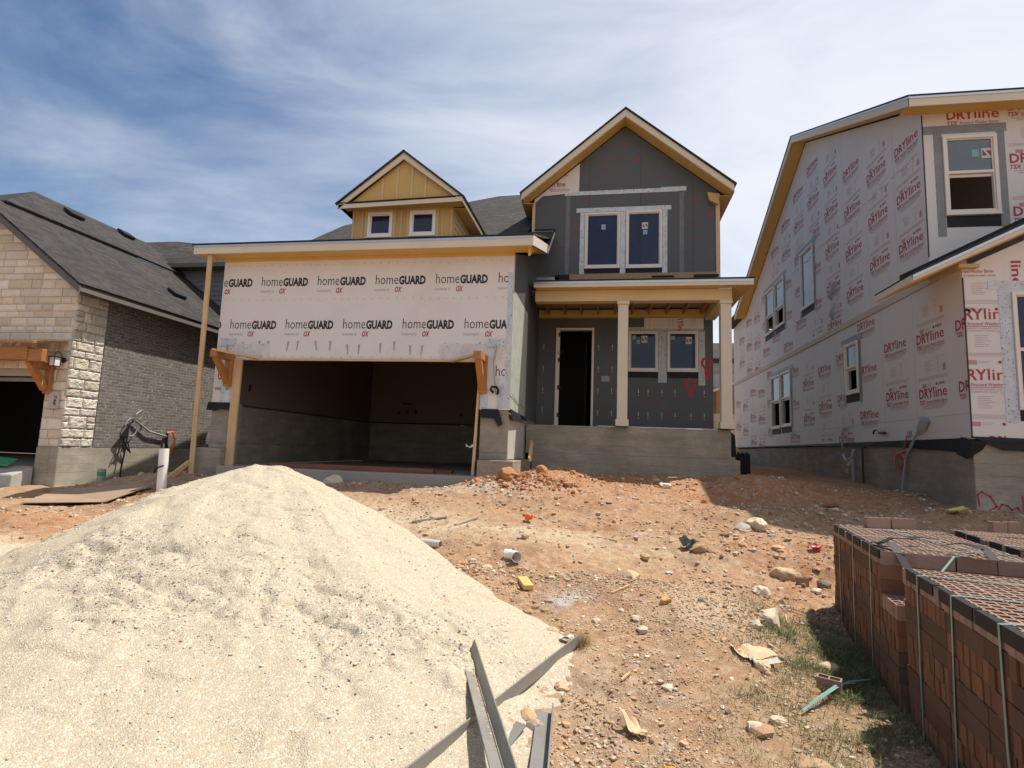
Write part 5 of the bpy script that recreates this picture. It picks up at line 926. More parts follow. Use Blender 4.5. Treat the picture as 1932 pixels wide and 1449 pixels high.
def cored(mb, L_, W_, H_, nx=4, ny=1, ax='x'):
    """brick with rectangular cores open at the top, long side along ax"""
    wall_t = .009; cx = (L_ - wall_t * (nx + 1)) / nx; cy = (W_ - wall_t * (ny + 1)) / ny; o = []
    xs = [0]; ys = [0]
    for k in range(nx): xs += [xs[-1] + wall_t, xs[-1] + wall_t + cx]
    xs += [L_]
    for k in range(ny): ys += [ys[-1] + wall_t, ys[-1] + wall_t + cy]
    ys += [W_]; sw = (lambda a, b, c: (a, b, c)) if ax == 'x' else (lambda a, b, c: (b, a, c)); V = []; F = []; idx = {}
    def vi(a, b, c):
        k = (round(a, 5), round(b, 5), round(c, 5))
        if k not in idx: idx[k] = len(V); V.append(sw(a, b, c))
        return idx[k]
    d = H_ * .12
    for i in range(len(xs) - 1):
        for j in range(len(ys) - 1):
            a, b, c, e = xs[i], xs[i + 1], ys[j], ys[j + 1]; hole = i % 2 == 1 and j % 2 == 1
            if not hole: F.append((vi(a, c, H_), vi(b, c, H_), vi(b, e, H_), vi(a, e, H_)))
            else:
                F.append((vi(a, c, d), vi(b, c, d), vi(b, e, d), vi(a, e, d)))
                for (p0, p1) in (((a, c), (b, c)), ((b, c), (b, e)), ((b, e), (a, e)), ((a, e), (a, c))): F.append((vi(*p0, d), vi(*p1, d), vi(*p1, H_), vi(*p0, H_)))
    for (p0, p1) in (((0, 0), (L_, 0)), ((L_, 0), (L_, W_)), ((L_, W_), (0, W_)), ((0, W_), (0, 0))): F.append((vi(*p0, 0), vi(*p1, 0), vi(*p1, H_), vi(*p0, H_)))
    F.append((vi(0, 0, 0), vi(0, W_, 0), vi(L_, W_, 0), vi(L_, 0, 0)))
    # side walls share only corner vertices with the top: weld by nearest edge is not needed
    return mb.add(V, F)
def brick_mesh(cores, ax, L_=BL, n=4):
    mb = MB(); g = .004; gw_ = .011
    if cores: cored(mb, L_ - g, BW - g, BH - g * .5, n, 1, ax)
    elif ax == 'x': mb.box(0, L_ - g, 0, BW - gw_, 0, BH - .002)
    elif ax == 'y': mb.box(0, BW - g, 0, L_ - g, 0, BH - g)
    me = bpy.data.meshes.new('brick'); me.from_pydata(mb.v, [], mb.f); bm = bmesh.new(); bm.from_mesh(me); bmesh.ops.remove_doubles(bm, verts=bm.verts, dist=1e-5); bmesh.ops.recalc_face_normals(bm, faces=bm.faces); bm.to_mesh(me); bm.free(); me.materials.append(m_brick_top_lit if cores else m_brick if ax == 'x' else m_brick_face); return me
ME = {(c, a): brick_mesh(c, a) for c in (0, 1) for a in 'xy'}
def pack(label, ox, oy, base, length, rows, notch=0, nstrap=4, W_=4, miss=(), rot=ROT, straps=True):
    """strapped cube of bricks: local x across (W_ brick lengths), local y away from the viewer"""
    root = thing('brick_pack', label, 'brick pack', (ox, oy, base), 'strapped packs of brick'); root.rotation_euler = (0, 0, rot)
    cols = int(length / BW); top = rows - 1; items = []
    blk = 10; nb = max(1, round(cols / blk)); cols = nb * blk
    def topr(c): return top - (3 if c < notch else 0) - (1 if c in miss else 0)
    for r in range(rows):
        for b in range(nb):
            head = ((r + 2 * (b % 2)) // 2) % 2 == 0
            for i in range(W_):
                if head or r >= topr(b * blk + 2) or i > 0:
                    for k in range(blk):
                        c = b * blk + k
                        if r > topr(c): continue
                        if 0 < i < W_ - 1 and r < topr(c) and not (c in (0, cols - 1) or (notch and c == notch)): continue
                        if r == topr(c) and i > 0 and random.random() < .035: continue
                        items.append((i * BL + random.uniform(-.005, .005), c * BW, r * BH, 'x', r == topr(c)))
                else:
                    for k in range(3):
                        if r > topr(b * blk + 2): continue
                        for s in range(3): items.append((s * BW + random.uniform(-.003, .003), b * blk * BW + k * BL, r * BH, 'y', False))
    mw = Matrix.Rotation(rot, 3, 'Z')
    def rank(it):
        p_ = mw @ Vector((it[0], it[1], it[2])) + Vector((ox, oy, base)); vis = it[4] or it[0] < .02; return p_.length * (1 if vis else 3)
    items.sort(key=rank); rest = {'x': MB(), 'y': MB(), 't': MB()}
    for n, it in enumerate(items):
        if n < 98:
            o = bpy.data.objects.new('brick', ME[(1 if it[4] else 0, it[3])]); o.location = it[:3]; o.parent = root; COL.objects.link(o)
        else:
            me = ME[(1 if it[4] else 0, it[3])]; rest['t' if it[4] else it[3]].add([Vector(it[:3]) + q_.co for q_ in me.vertices], [tuple(f.vertices) for f in me.polygons])
    for a_ in 'xyt':
        if rest[a_].v: o = rest[a_].build('bricks', {'x': m_brick, 'y': m_brick_face, 't': m_brick_top_lit}[a_], None, recalc=False); o.parent = root; tag(o, kind='stuff')
    c0 = MB(); c0.box(.03, W_ * BL - .03, notch * BW + .03, cols * BW - .03, .0, rows * BH - .15)
    if notch: c0.box(.03, W_ * BL - .03, .03, notch * BW + .03, 0, (rows - 3) * BH - .12)
    o = c0.build('bricks', m_blk, None); o.parent = root; tag(o, kind='stuff')  # black filler box, not bricks; paints the shade seen in the gaps
    H_ = rows * BH
    if straps:
        y0 = notch * BW; ln = cols * BW - y0
        for k in range(nstrap):
            y = y0 + ln * (k + .45) / nstrap; j = random.uniform(-.05, .08); s = MB(); w = .009
            pts = [(-.006, y + j, .02), (-.007 - .004 * random.random(), y + j * .5, H_ * .5), (-.006, y, H_ + .002), (.05, y + .01, H_ + .006), (W_ * BL * .5, y + random.uniform(-.05, .05), H_ + .008), (W_ * BL + .005, y + random.uniform(-.08, .08), H_ + .004), (W_ * BL + .006, y, .05)]
            for p0, p1 in zip(pts[:-1], pts[1:]): s.beam(p0, p1, .0015 if abs(p0[2] - p1[2]) > .2 else .018, .018 if abs(p0[2] - p1[2]) > .2 else .0015, (0, 1, 0) if abs(p0[2] - p1[2]) > .2 else (0, 0, 1))
            o = s.build('strap', m_strap, None); o.parent = root
            g = MB(); g.box(-.004, .035, y - .24, y + .24, H_ - .002, H_ + .003); g.box(-.0045, -.0012, y - .24, y + .24, H_ - .06, H_ + .003); o = g.build('edge_guard', m_black, None); o.parent = root
    return root
def loc2w(lx, ly, lz, o): return Matrix.Rotation(ROT, 3, 'Z') @ Vector((lx, ly, lz)) + Vector(o)
pack('strapped brick pack with a collapsed near corner, the far left one of the stack', 1.86, 4.12, -1.585, 2.03, 10, notch=5, nstrap=3)
pack('strapped brick pack nearest the camera, at the right edge of the photo', 1.50, 2.02, -1.62, 2.03, 10, nstrap=4)
ua = Vector((math.cos(ROT), math.sin(ROT)))
o2 = Vector((1.83, 4.0)) + ua * .97 + Vector((-ua.y, ua.x)) * .12; pack('brick pack behind the collapsed one, with a step in its top layer', o2.x, o2.y, -1.56, 2.35, 10, nstrap=3, miss=(8, 9, 10, 11, 12))
o3 = Vector((1.50, 2.02)) + ua * .97 + Vector((-ua.y, ua.x)) * .05; pack('brick pack at the right edge beside the nearest pack', o3.x, o3.y, -1.60, 1.90, 10, nstrap=3)
o4 = Vector((1.83, 4.0)) + ua * 1.94 + Vector((-ua.y, ua.x)) * .3; pack('farthest brick pack on the right, lit reddish top beyond the others', o4.x, o4.y, -1.54, 2.35, 10, nstrap=3)
def loose(label, cx, cy, cz, L_=BL, n=4, rz=0, rx=0, ry=0, group=None):
    me = brick_mesh(1, 'x', L_, n); me.transform(Matrix.Translation((-L_ / 2, -BW / 2, 0))); o = bpy.data.objects.new('brick', me); COL.objects.link(o); o.location = (cx, cy, cz); o.rotation_euler = (rx, ry, rz); return tag(o, label, 'brick', group or 'loose bricks')
A0 = (1.86, 4.12, -1.585); B0 = (1.5, 2.02, -1.62); ZT = 10 * BH
p_ = loc2w(.36, 1.95, ZT + .001, A0); loose('left brick of the touching pair lying on the far pack, cores up', *p_, rz=ROT + .35); p_ = p_ + Vector((.235 * math.cos(ROT + .35), .235 * math.sin(ROT + .35), 0)); loose('right brick of the touching pair lying on the far pack, cores up', *p_, rz=ROT + .35)
p_ = loc2w(.62, .98, ZT + .002, B0); loose('loose brick lying flat on the nearest pack beside the red tape measure', *p_, rz=ROT + .1)
p_ = loc2w(1.42, .92, ZT + .09, A0); loose('loose brick tipped on its side showing its core holes, right edge', *p_, rz=ROT + .5, rx=1.35)
p_ = loc2w(1.35, 2.1, ZT + .02, A0); loose('small half brick on the far edge of the packs, left of the hollow one', *p_, L_=.13, n=2, rz=.2)
p_ = loc2w(1.5, 2.2, ZT + .02, A0); loose('small hollow half brick on the far edge of the packs', *p_, L_=.11, n=2, rz=.1)
loose('half brick standing alone in the dirt left of the brick packs', 2.13, 6.75, -1.37, L_=.12, n=2, rz=.3)
loose('half brick with two cores in the grass beside a green strap', 1.50, 4.26, -1.535, L_=.15, n=2, rz=-.5, rx=.08)
# tape measure, straps, caps
tm = thing('tape_measure', 'red tape measure lying on the nearest brick pack', 'tape measure', loc2w(.66, .78, ZT + .001, B0)); c = wloc(tm)
q = MB(); prof = [(0, 0), (.08, 0), (.085, .02), (.078, .05), (.055, .068), (.02, .066), (0, .045)]; q.prism([(c.x + u, c.y + .0, c.z + w) for u, w in prof], (.008, .045, 0)); q.build('case', m_red, tm, bevel=.008, segs=2)
q = MB(); q.prism([(c.x + .035, c.y - .004, c.z + .005), (c.x + .08, c.y - .004, c.z + .008), (c.x + .072, c.y - .004, c.z + .045), (c.x + .045, c.y - .004, c.z + .04)], (.001, .003, 0)); q.build('grip', m_black, tm)
def ribbon(name, label, cat, pts, w, mat, th=.0025, group=None, roll=0):
    q = MB(); n = len(pts)
    for a, b in zip(pts[:-1], pts[1:]): q.beam(a, b, w, th, (0, math.sin(roll), math.cos(roll)))
    return tag(q.build(name, mat), label, cat, group)
def W_(lx, ly, lz, o=A0): return loc2w(lx, ly, lz, o)
ribbon('cut_strap', 'black plastic edge guard hanging into the gap between the brick packs', 'strap', [W_(.03, .62, ZT + .02), W_(.10, .45, ZT + .05), W_(.12, .33, ZT - .02), W_(.16, .2, ZT - .16), W_(.2, .1, ZT - .24)], .06, m_black, .004)
ribbon('cut_strap', 'black curled guard on the far brick pack', 'strap', [W_(.05, .62, ZT + .01), W_(.16, .66, ZT + .06), W_(.28, .7, ZT + .055), W_(.36, .78, ZT + .07)], .05, m_black, .004)
ribbon('cut_strap', 'black bent guard standing up between the near and middle packs', 'strap', [W_(.62, .22, ZT + .01), W_(.6, .3, ZT + .07), W_(.52, .4, ZT + .09), W_(.45, .48, ZT + .06)], .06, m_black, .004)
ribbon('green_strap', 'long green strap running slantwise across the brick tops', 'strap', [W_(.36, 1.75, ZT + .012), W_(.55, 1.0, ZT + .012), W_(.7, .35, ZT + .016), W_(.8, -.02, ZT + .03), W_(.9, -.35, ZT + .03)], .016, m_strap)
ribbon('green_strap', 'loose pale strap crossing the gap between the near packs', 'strap', [W_(.2, .05, ZT - .15), W_(.3, .14, ZT - .08), W_(.42, .28, ZT + .01), W_(.55, .35, ZT + .015)], .014, m_strap)
ribbon('green_strap', 'pair of green straps lying on the ground beside the brick packs', 'strap', [(1.2, 3.86, -1.515), (1.33, 4.0, -1.50), (1.5, 4.16, -1.47), (1.66, 4.36, -1.49), (1.83, 4.46, -1.50)], .018, m_strap)
ribbon('green_strap', 'second green strap alongside the pair on the ground', 'strap', [(1.22, 3.89, -1.516), (1.36, 4.04, -1.49), (1.52, 4.2, -1.465), (1.7, 4.37, -1.50)], .014, m_strap)

# ================================================================ steel angle irons in front
def angle(name, label, p0, p1, a, b, roll, w=.1, th=.009):
    """L section: two legs of width w and b"""
    p0 = Vector(p0); p1 = Vector(p1); d = (p1 - p0).normalized(); sd = d.cross(Vector((0, 0, 1))).normalized(); up = sd.cross(d)
    c, s = math.cos(roll), math.sin(roll); e1 = sd * c + up * s; e2 = -sd * s + up * c; q = MB()
    for (u, vv) in (((0, a), (0, th)), ((0, th), (th, b))):
        pr = [e1 * x + e2 * y for x, y in ((u[0], vv[0]), (u[1], vv[0]), (u[1], vv[1]), (u[0], vv[1]))]
        q.add([p0 + k for k in pr] + [p1 + k for k in pr], [(0, 1, 2, 3), (7, 6, 5, 4), (0, 4, 5, 1), (1, 5, 6, 2), (2, 6, 7, 3), (3, 7, 4, 0)])
    return tag(q.build(name, m_steel, bevel=.002), label, 'angle iron', 'steel angle irons by the sand')
angle('angle_iron', 'long grey steel angle iron lying slantwise at the foot of the sand', (-1.15, 1.75, -1.53), (-.19, 4.36, -1.435), -.08, .09, rad(0))
angle('angle_iron', 'steel angle iron laid across the long one, its trough full of grit', (-.17, 1.95, -1.46), (-.87, 3.76, -1.33), -.072, .088, rad(-20))
angle('angle_iron', 'short steel angle iron lying flat right of the crossed pair', (-.20, 1.95, -1.50), (-.285, 3.38, -1.49), -.085, .065, rad(-2))
q = MB(); q.prism([(-.53, 2.98, -1.50), (-.46, 2.95, -1.49), (-.40, 3.16, -1.465), (-.46, 3.2, -1.47)], (0, 0, .006)); tag(q.build('metal_scrap', m_steel), 'small dark metal scrap between the angle irons', 'scrap')
n = 900; tt = RNG.random(n); s_ = RNG.random(n); P0 = np.array((-.17, 1.95, -1.46)); P1 = np.array((-.87, 3.76, -1.33)); P = P0 + (P1 - P0) * (1 - tt ** 1.7 * .55)[:, None] + np.stack([-.012 - .04 * s_, -.01 * s_, .014 + .0 * s_], 1)
r = RNG.uniform(.003, .009, n); tag(scatter('grit', P, r, np.array([(.42, .26, .17), (.5, .36, .26), (.3, .17, .1), (.55, .47, .38)])[RNG.integers(0, 4, n)], m_peb), 'reddish grit lying in the trough of the crossed angle iron', 'grit', kind='stuff')

# ================================================================ litter and loose rocks
def gp(x, y, dz=0.): return Vector((x, y, float(ground(np.array([x]), np.array([y]))[0]) + dz))
def rock(label, x, y, sx, sy, sz, c, seed, cat='rock'):
    V, F = icos(3); j = 1 + .42 * fbm(V[:, 0] * 1.3 + seed, V[:, 1] * 1.3 + V[:, 2] * 1.7, 1.1, 3, seed) + .10 * fbm(V[:, 0] * 2 + V[:, 2], V[:, 1] * 2 - V[:, 2], 3.3, 3, seed + 9); V = V * j[:, None]
    for k in range(5):
        nrm = RNG.normal(size=3); nrm /= np.linalg.norm(nrm); d = V @ nrm; V = V - np.clip(d - .72, 0, 9)[:, None] * nrm * .85
    V = V * (sx, sy, sz); p0 = gp(x, y, sz * .35); o = np_mesh('rock', V, F, m_peb, None, False, np.tile(np.array(c), (len(V), 1)) * (1 + .25 * fbm(V[:, 0] * 30, V[:, 1] * 30, 1, 3, seed))[:, None]); o.location = p0; o.rotation_euler = (0, 0, seed); return tag(o, label, cat, 'rocks on the dirt')
TAN, PALE, BRN = (.50, .37, .22), (.60, .50, .36), (.38, .25, .15)
for k, a in enumerate([('flat tan rock lying left of the pale sandy patch', .26, 6.05, .14, .09, .045, TAN), ('long pale brown rock left of the brick packs, above the half brick', 2.0, 6.9, .18, .1, .09, TAN), ('pale limestone rock beside the right end of the sandy patch', 1.5, 5.95, .11, .09, .07, PALE),
    ('upright pale boulder below the sandy patch, largest near the grass', 1.42, 5.36, .10, .09, .11, PALE), ('small pale rock leaning at the foot of the upright boulder', 1.24, 5.13, .06, .05, .05, PALE), ('orange stained round stone left of the sandy patch', .53, 5.27, .06, .045, .035, (.5, .3, .1)),
    ('big pale rock at the edge of the house shadow', 2.1, 8.4, .2, .13, .09, PALE), ('greyish rock next to the big pale one at the shadow edge', 1.85, 8.25, .12, .09, .07, (.42, .38, .33)), ('rounded tan rock inside the shadow of the brick packs', 1.62, 4.62, .08, .07, .055, TAN), ('smooth rock at the shadow edge near the green strap', 1.12, 4.42, .09, .06, .04, TAN),
    ('white rounded pebble alone on the dirt right of the sand', .26, 4.97, .045, .035, .03, PALE), ('tan rock at the right foot of the sand pile', -.40, 4.62, .06, .04, .035, TAN), ('tan rock beside the middle of the long angle iron', -.27, 3.78, .05, .035, .025, (.5, .34, .22)), ('orange brown rock above the metal scrap', -.42, 3.32, .07, .05, .05, (.48, .31, .18)),
    ('pink grey rock touching the orange brown one by the scrap', -.36, 3.22, .05, .04, .04, (.45, .34, .28)), ('small red brown rock just above the metal scrap', -.50, 3.2, .04, .03, .03, BRN), ('rock at the foot of the nearest brick pack, in shade', 1.2, 3.02, .09, .07, .06, TAN), ('flat slab like rock in the shade of the nearest brick pack', 1.05, 3.22, .12, .08, .03, BRN),
    ('orange clod of red clay in front of the garage pier', -1.62, 9.28, .2, .16, .15, (.40, .18, .075)), ('second clay clod right behind the garage pier corner', -1.15, 10.3, .13, .11, .10, (.40, .18, .08)), ('pale stone on the red dirt before the porch', 1.05, 10.5, .12, .09, .07, PALE), ('white rock among weeds near the cardboard', .85, 3.55, .06, .05, .035, PALE), ('orange rock near the bottom edge of the photo', .32, 2.95, .045, .035, .025, (.5, .28, .08)),
    ('white chipped stone between the cardboard and the green strap', 1.02, 3.7, .05, .04, .035, PALE), ('brown rock on the dirt above the sandy patch', 1.1, 7.0, .13, .08, .06, BRN), ('dark rock in the rubble left of the brick packs', 2.35, 6.75, .09, .08, .07, (.2, .15, .11))]): rock(*a, k + 2)
# pvc elbow: a bent socket
def pipe(name, label, cat, path, r, mat, n=16, group=None, th=.006):
    path = [Vector(p) for p in path]; q = MB(); q.tube(path, r, n, False); q.tube(path, (np.array(r) - th if hasattr(r, "__len__") else r - th), n, False); m = len(path); a = 0; b = m * n
    for e in (0, (m - 1) * n): q.f += [(e + k, e + (k + 1) % n, b + e + (k + 1) % n, b + e + k) for k in range(n)]
    return tag(q.build(name, mat, smooth=False, recalc=False), label, cat, group)
e = gp(-.97, 6.14, .055); pipe('pipe_elbow', 'white plastic pipe elbow lying on the dirt', 'pipe fitting', [e + Vector(v) for v in ((-.10, .04, .0), (-.05, .03, .0), (-.01, .0, .0), (.03, -.05, .0), (.05, -.1, .0))], [.055, .055, .05, .055, .058], m_pvc)
e = gp(-2.06, 6.66, .05); pipe('pipe_scrap', 'short dusty white pipe offcut at the edge of the sand', 'pipe fitting', [e + Vector((-.14, .04, 0)), e + Vector((0, 0, 0)), e + Vector((.13, -.05, 0))], .045, M_plain('dusty_pvc', (.5, .48, .44), .6, .1, 5, .1, dirt=(.4, .32, .24), dirtamt=.5))
pipe('standing_pipe', 'white plastic pipe standing upright in front of the dark gap', 'pipe', [(-7.33, 8.40, -1.1), (-7.345, 8.4, -.5), (-7.36, 8.4, -.19)], .075, m_pvc, 20)
ribbon('pipe_tie', 'black tie wrapped round the standing white pipe', 'tie', [(-7.27, 8.32, -.47), (-7.36, 8.31, -.5), (-7.45, 8.36, -.53), (-7.5, 8.4, -.6)], .025, m_black, .02)
gs = thing('stub_pipe', 'grey stub pipe with a green tape band beside the concrete footing', 'pipe', (-10.35, 10.2, -1.0)); q = MB(); q.tube([(-10.35, 10.2, -1.2), (-10.35, 10.2, -.70)], .075, 14); q.tube([(-10.35, 10.2, -.7), (-10.35, 10.2, -.695)], [.07, .04], 14); q.build('pipe', m_gpvc, gs); q = MB(); q.tube([(-10.35, 10.2, -.84), (-10.35, 10.2, -.76)], .0775, 14); q.build('green_band', m_grn, gs)
q = MB(); q.beam(gp(-.82, 5.78, .03), gp(-.72, 5.55, .035), .1, .045); tag(q.build('wood_block', M_wood('yellow_block', (.62, .40, .13), 'y', .12), bevel=.002), 'short yellow lumber block on the dirt beside the sand', 'wood block')
q = MB(); a, b, c, d = gp(-9.0, 7.5, .02), gp(-7.75, 7.75, .03), gp(-7.5, 8.5, .06), gp(-9.75, 8.75, .03); q.prism([a, b, c, d], (0, 0, .012)); tag(q.build('plywood_sheet', m_ply), 'weathered plywood sheet lying on the ground before the brick house', 'plywood')
rock('brown clod sitting on the weathered plywood sheet', -8.35, 8.1, .1, .07, .07, (.35, .19, .1), 61)
# cardboard: crumpled flap
def crumple(name, label, cat, cx, cy, sx, sy, amp, mat, rz, seed, dz=.02, group=None):
    n = 9; u, w = np.meshgrid(np.linspace(-1, 1, n), np.linspace(-1, 1, n)); ed = 1 + .16 * fbm(u * 1.2 + seed, w * 1.2, 1, 3, seed); x = u * sx * ed; y = w * sy * ed; z = amp * np.abs(fbm(u * .55 + seed, w * .55, 1.0, 2, seed + 1)) * 2.2; c_, s_ = math.cos(rz), math.sin(rz); X_, Y_ = cx + x * c_ - y * s_, cy + x * s_ + y * c_
    Z_ = float(ground(np.array([cx]), np.array([cy]))[0]) + dz + z; i = np.arange(n * n).reshape(n, n); F = np.stack([i[:-1, :-1], i[:-1, 1:], i[1:, 1:], i[1:, :-1]], -1).reshape(-1, 4)
    o = np_mesh(name, np.stack([X_.ravel(), Y_.ravel(), Z_.ravel()], 1), F, mat); m = o.modifiers.new('thickness', 'SOLIDIFY'); m.thickness = .004; return tag(o, label, cat, group)
crumple('cardboard', 'torn flap of tan cardboard on the dirt near the brick packs', 'cardboard', 1.10, 4.62, .13, .10, .05, m_card, .3, 5)
crumple('cardboard', 'greyish inner sheet of the torn cardboard', 'cardboard', 1.15, 4.49, .10, .05, .04, M_plain('grey_card', (.5, .45, .38), .8, .1, 4, .2), .2, 9)
crumple('paper', 'crumpled yellow brown paper near the bottom edge', 'paper', 0.17, 3.33, .045, .08, .05, m_card, .5, 14); crumple('plastic_bag', 'red plastic scrap on the dirt left of the brick packs', 'plastic scrap', 2.5, 7.45, .07, .05, .05, m_red, .2, 21); crumple('plastic_bag', 'dull red scrap in the shadow beside the right house', 'plastic scrap', 3.75, 10.3, .12, .07, .05, M_plain('dull_red', (.3, .06, .06), .6, .1), .4, 24)
crumple('plastic_bag', 'orange plastic scrap in the middle of the dirt yard', 'plastic scrap', -1.05, 7.9, .06, .045, .07, m_org, .1, 27); crumple('plastic_bag', 'black scrap among the rubble above the sandy patch', 'plastic scrap', .98, 7.1, .09, .07, .08, m_black, .7, 31); crumple('paper', 'yellow scrap on the rubble behind the brick packs', 'paper', 5.15, 9.5, .14, .09, .06, M_plain('yellow_paper', (.55, .5, .1), .6, .1), .1, 33)
crumple('paper', 'white scrap under the raised end of the long angle iron', 'paper', -.27, 4.42, .05, .04, .03, m_stick, .1, 36)
for (l, x0, y0, x1, y1, w) in (('left weathered stick of the pair near the sand edge', -2.62, 7.55, -2.15, 7.62, .05), ('right weathered stick of the pair near the sand edge', -1.98, 7.45, -1.75, 7.75, .06), ('thin pale stick on the dirt right of the grey ash patch', .07, 5.47, .24, 5.66, .014), ('flat dark splinter in the middle of the dirt yard', -.1, 7.3, .15, 7.2, .03), ('pale splinter above the orange stained rock', 1.62, 5.55, 1.64, 5.68, .014), ('short splinter right of the crossed angle irons', .12, 3.9, .18, 4.02, .012), ('pale splinter above the rubble near the shadow', 1.62, 7.4, 1.72, 7.55, .02)):
    q = MB(); q.beam(gp(x0, y0, .012), gp(x1, y1, .022), w, min(w, .02)); tag(q.build('stick', m_pinex if w < .04 else M_wood('grey_stick', (.42, .34, .26), 'x', .2)), l, 'stick')
# timber leaning and lying at the house
q = MB(); q.beam((-7.83, 9.66, -.78), (-7.885, 9.66, 3.655), .095, .04, (0, 1, 0)); tag(q.build('timber_post', m_pine, bevel=.003), 'tall thin pine post propping the left end of the garage eave', 'post')
q = MB(); q.beam((-7.80, 9.55, -.45), (-7.93, 9.05, -.85), .09, .04, (1, 0, 0)); tag(q.build('brace', m_pinex, bevel=.003), 'short pine brace at the foot of the tall post', 'brace')
q = MB(); q.beam((-1.45, 10.75, -.18), (-1.52, 11.5, .16), .09, .04, (1, 0, .4)); tag(q.build('brace', m_piney, bevel=.003), 'short pale board leaning on the footing beside the porch', 'board')
q = MB(); q.box(-6.45, -3.15, 10.05, 10.19, -.498, -.41); tag(q.build('timber_beam', m_tim, bevel=.006), 'long reddish timber lying across the garage threshold', 'timber')
q = MB(); q.box(-6.0, -2.9, 10.4, 10.6, -.498, -.44); tag(q.build('timber_beam', m_tim, bevel=.006), 'second dark timber lying behind the threshold timber', 'timber')
crumple('paper', 'white paper caught on the right garage jamb', 'paper', -2.43, 9.88, .07, .02, .05, m_stick, .1, 41, .62)
rock('pale concrete lump lying against the front of the garage slab', -4.75, 9.35, .2, .12, .12, PALE, 44, 'concrete lump')
q = MB()
for k in range(9): q.box(2.76 + k * .028, 2.78 + k * .028, 12.62, 12.7, -.6, .12 - .02 * (k % 3))
q.box(2.75, 3.02, 12.66, 12.71, -.6, .08); tag(q.build('drain_panel', m_black, bevel=.004), 'black ribbed plastic panel standing beside the porch footing', 'panel')
q = MB(); q.prism([(2.70, 13.6, -.05), (2.95, 13.6, -.05), (2.92, 13.6, .5), (2.78, 13.6, .62), (2.66, 13.6, .35)], (0, .1, 0)); tag(q.build('membrane_roll', m_black, bevel=.02), 'torn black membrane behind the porch corner', 'membrane')
q = MB()
for k in range(5): q.box(-8.62 + k * .115, -8.52 + k * .115, 10.9, 10.94, -1.0, -.12 - .03 * (k % 2))
each(q, 'plank', M_wood('dark_plank', (.075, .05, .035), 'z', .3), tag(thing('form_panel', 'dark wooden form panel in the shadow between the houses', 'form panel', (-8.4, 10.9, -.9))))
# membrane flaps at the garage piers
for l, pts in (('black membrane flap drooping from the right garage pier', [(-2.27, 9.985, .72), (-1.95, 9.985, .72), (-1.86, 9.97, .45), (-1.93, 9.96, .40), (-2.03, 9.97, .55), (-2.27, 9.97, .56)]), ('black membrane flap on the left garage pier', [(-7.86, 9.985, .73), (-7.36, 9.985, .73), (-7.37, 9.97, .58), (-7.6, 9.96, .60), (-7.68, 9.97, .56), (-7.87, 9.97, .57)])):
    q = MB(); q.prism(pts, (0, -.02, 0)); tag(q.build('membrane_flap', m_black, bevel=.004), l, 'membrane')
# cables on the brick house
cbk = thing('cable_bundle', 'tangle of black and grey utility cables hanging on the dark brick wall', 'cables', (-10.5, 10.9, -.3)); q = MB()
for k in range(6):
    a = .1 * k; q.tube([(-10.57, 11.05, .36), (-10.5 + .01 * k, 10.93 - .01 * k, .28), (-10.48, 10.84 - .03 * k, .0), (-10.5, 10.72 + .06 * k, -.3 - .04 * (k % 3)), (-10.5, 10.68 + .05 * k, -.42 + .05 * k)], .014, 6)
q.tube([(-10.5, 10.9, .2), (-10.49, 10.86, -.3), (-10.5, 10.82, -.7), (-10.48, 10.8, -1.05)], .017, 6); q.build('black_cables', m_black, cbk)
q = MB(); q.tube([(-10.53, 11.0 + .16 * math.cos(a), .2 + .2 * math.sin(a)) for a in np.linspace(1, 9, 30)], .012, 6); q.tube([(-10.53, 11.05, .3), (-10.5, 11.06, .5), (-10.5, 11.2, .6), (-10.5, 11.36, .55), (-10.5, 11.42, .4), (-10.53, 11.36, .33)], .014, 6); q.tube([(-10.53, 11.1, .35), (-10.52, 11.5, .12), (-10.53, 12.05, .02)], .024, 7); q.build('grey_cables', m_gpvc, cbk)
q = MB(); q.tube([(-10.53, 12.05, .1), (-10.5, 12.2, .14), (-10.49, 12.28, -.05), (-10.5, 12.22, -.3), (-10.52, 12.1, -.6)], .024, 7); q.build('orange_cable', m_org, cbk); q = MB(); q.tube([(-10.53, 12.06, .1), (-10.52, 12.06, -.4), (-10.5, 11.95, -.8)], .03, 7); q.build('black_pipe', m_black, cbk)
q = MB(); q.prism([(-12.1, 9.2, -.655), (-11.45, 9.2, -.655), (-11.55, 9.45, -.55), (-12.1, 9.5, -.52)], (0, 0, .02)); tag(q.build('green_sheet', m_grn), 'bright green plastic sheet at the left garage threshold', 'plastic sheet')

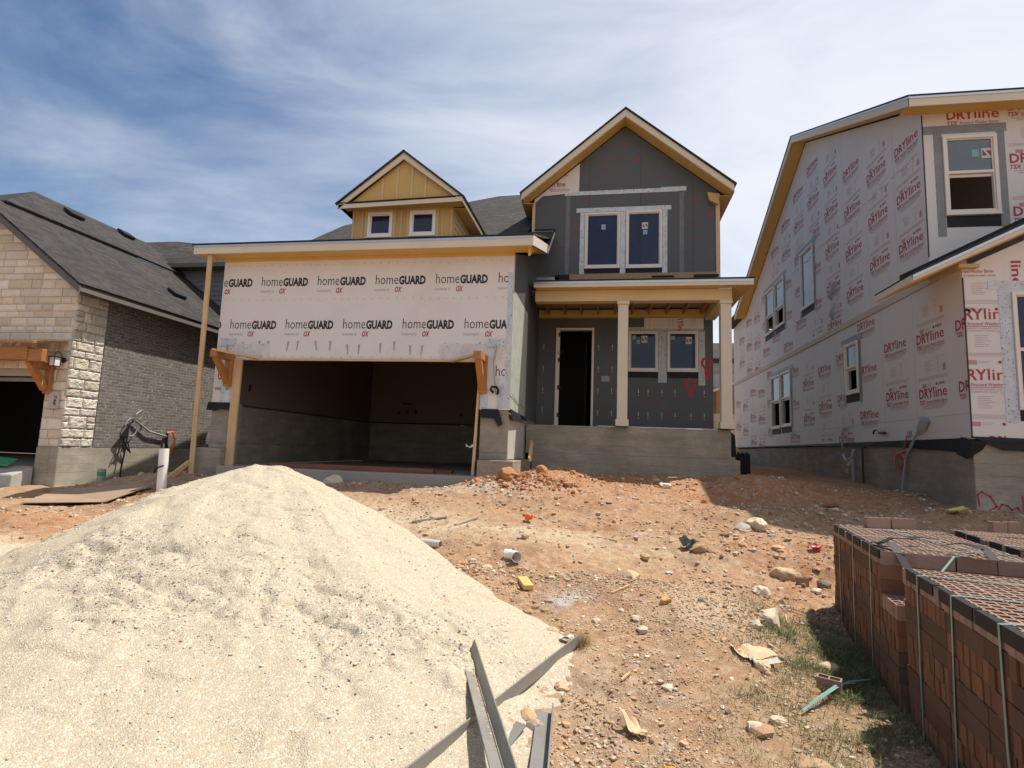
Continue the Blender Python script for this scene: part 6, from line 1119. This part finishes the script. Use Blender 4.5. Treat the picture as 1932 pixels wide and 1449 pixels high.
# ================================================================ grass and weeds
m_gr = M_tint('grass_blade', .7, 0, 30, .2)
def grass(label, n, dens, hgt, seed, pal):
    x = RNG.uniform(.2, 2.4, n); y = RNG.uniform(2.4, 6.6, n); ok = RNG.random(n) < dens(x, y); x, y = x[ok], y[ok]; n = len(x); z = ground(x, y) - .004; a = RNG.uniform(0, 6.28, n); h = hgt * RNG.uniform(.4, 1.3, n); b = RNG.uniform(.5, 2.2, n) * h; w = RNG.uniform(.0009, .0019, n)
    dx, dy = np.cos(a), np.sin(a); V = np.stack([np.stack([x - dy * w, y + dx * w, z], 1), np.stack([x + dy * w, y - dx * w, z], 1), np.stack([x + dx * b * .35 + dy * w * .8, y + dy * b * .35 - dx * w * .8, z + h * .65], 1), np.stack([x + dx * b * .35 - dy * w * .8, y + dy * b * .35 + dx * w * .8, z + h * .65], 1), np.stack([x + dx * b, y + dy * b, z + h * .95], 1)], 1)
    k = (np.arange(n) * 5)[:, None]; F = np.concatenate([k + [0, 1, 2], k + [0, 2, 3], k + [3, 2, 4]]); c = np.array(pal)[RNG.integers(0, len(pal), n)] * RNG.uniform(.7, 1.25, (n, 1)); return tag(np_mesh('grass', V.reshape(-1, 3), F, m_gr, None, False, np.repeat(c, 5, 0)), label, 'grass', kind='stuff')
grass('green weeds growing along the foot of the brick packs', 170000, lambda x, y: np.clip(1.6 * gauss(x, y, 1.70, 4.9, .34, .62) + .55 * gauss(x, y, 1.5, 3.85, .26, .4) + .6 * gauss(x, y, 1.35, 3.0, .28, .5) + .22 * gauss(x, y, .98, 4.02, .16, .22) + .1 * gauss(x, y, 1.05, 4.85, .15, .2) + .12 * gauss(x, y, .62, 4.9, .12, .1) + .1 * gauss(x, y, .25, 3.1, .2, .2) - .03, 0, 1) * np.clip(.55 + 1.6 * fbm(x, y, 5, 3, 66), 0, 1), .062, 1, [(.11, .14, .045), (.16, .175, .07), (.26, .235, .115), (.10, .12, .04)])
grass('dry straw coloured grass around the weeds', 60000, lambda x, y: np.clip(.8 * gauss(x, y, 1.15, 3.4, .55, .8) + .4 * gauss(x, y, 1.2, 4.4, .4, .4), 0, 1) * np.clip(.4 + 1.6 * fbm(x, y, 4, 3, 68), 0, 1), .04, 2, [(.42, .32, .16), (.36, .26, .13), (.48, .38, .22)])
n = 700; a = RNG.uniform(0, 6.28, n); h = RNG.uniform(.03, .10, n); x = -.17 + RNG.normal(0, .03, n); y = 4.42 + RNG.normal(0, .05, n); z = np.full(n, -1.44); b = RNG.uniform(.3, 1.2, n) * h; w = .0018
V = np.stack([np.stack([x - np.sin(a) * w, y + np.cos(a) * w, z], 1), np.stack([x + np.sin(a) * w, y - np.cos(a) * w, z], 1), np.stack([x + np.cos(a) * b, y + np.sin(a) * b, z + h], 1)], 1)
tag(np_mesh('weed_tuft', V.reshape(-1, 3), np.arange(3 * n).reshape(n, 3), m_gr, None, False, np.repeat(np.array([(.30, .22, .1), (.2, .19, .07), (.36, .25, .13)])[RNG.integers(0, 3, n)], 3, 0)), 'dry weed tuft at the end of the long angle iron', 'weed')
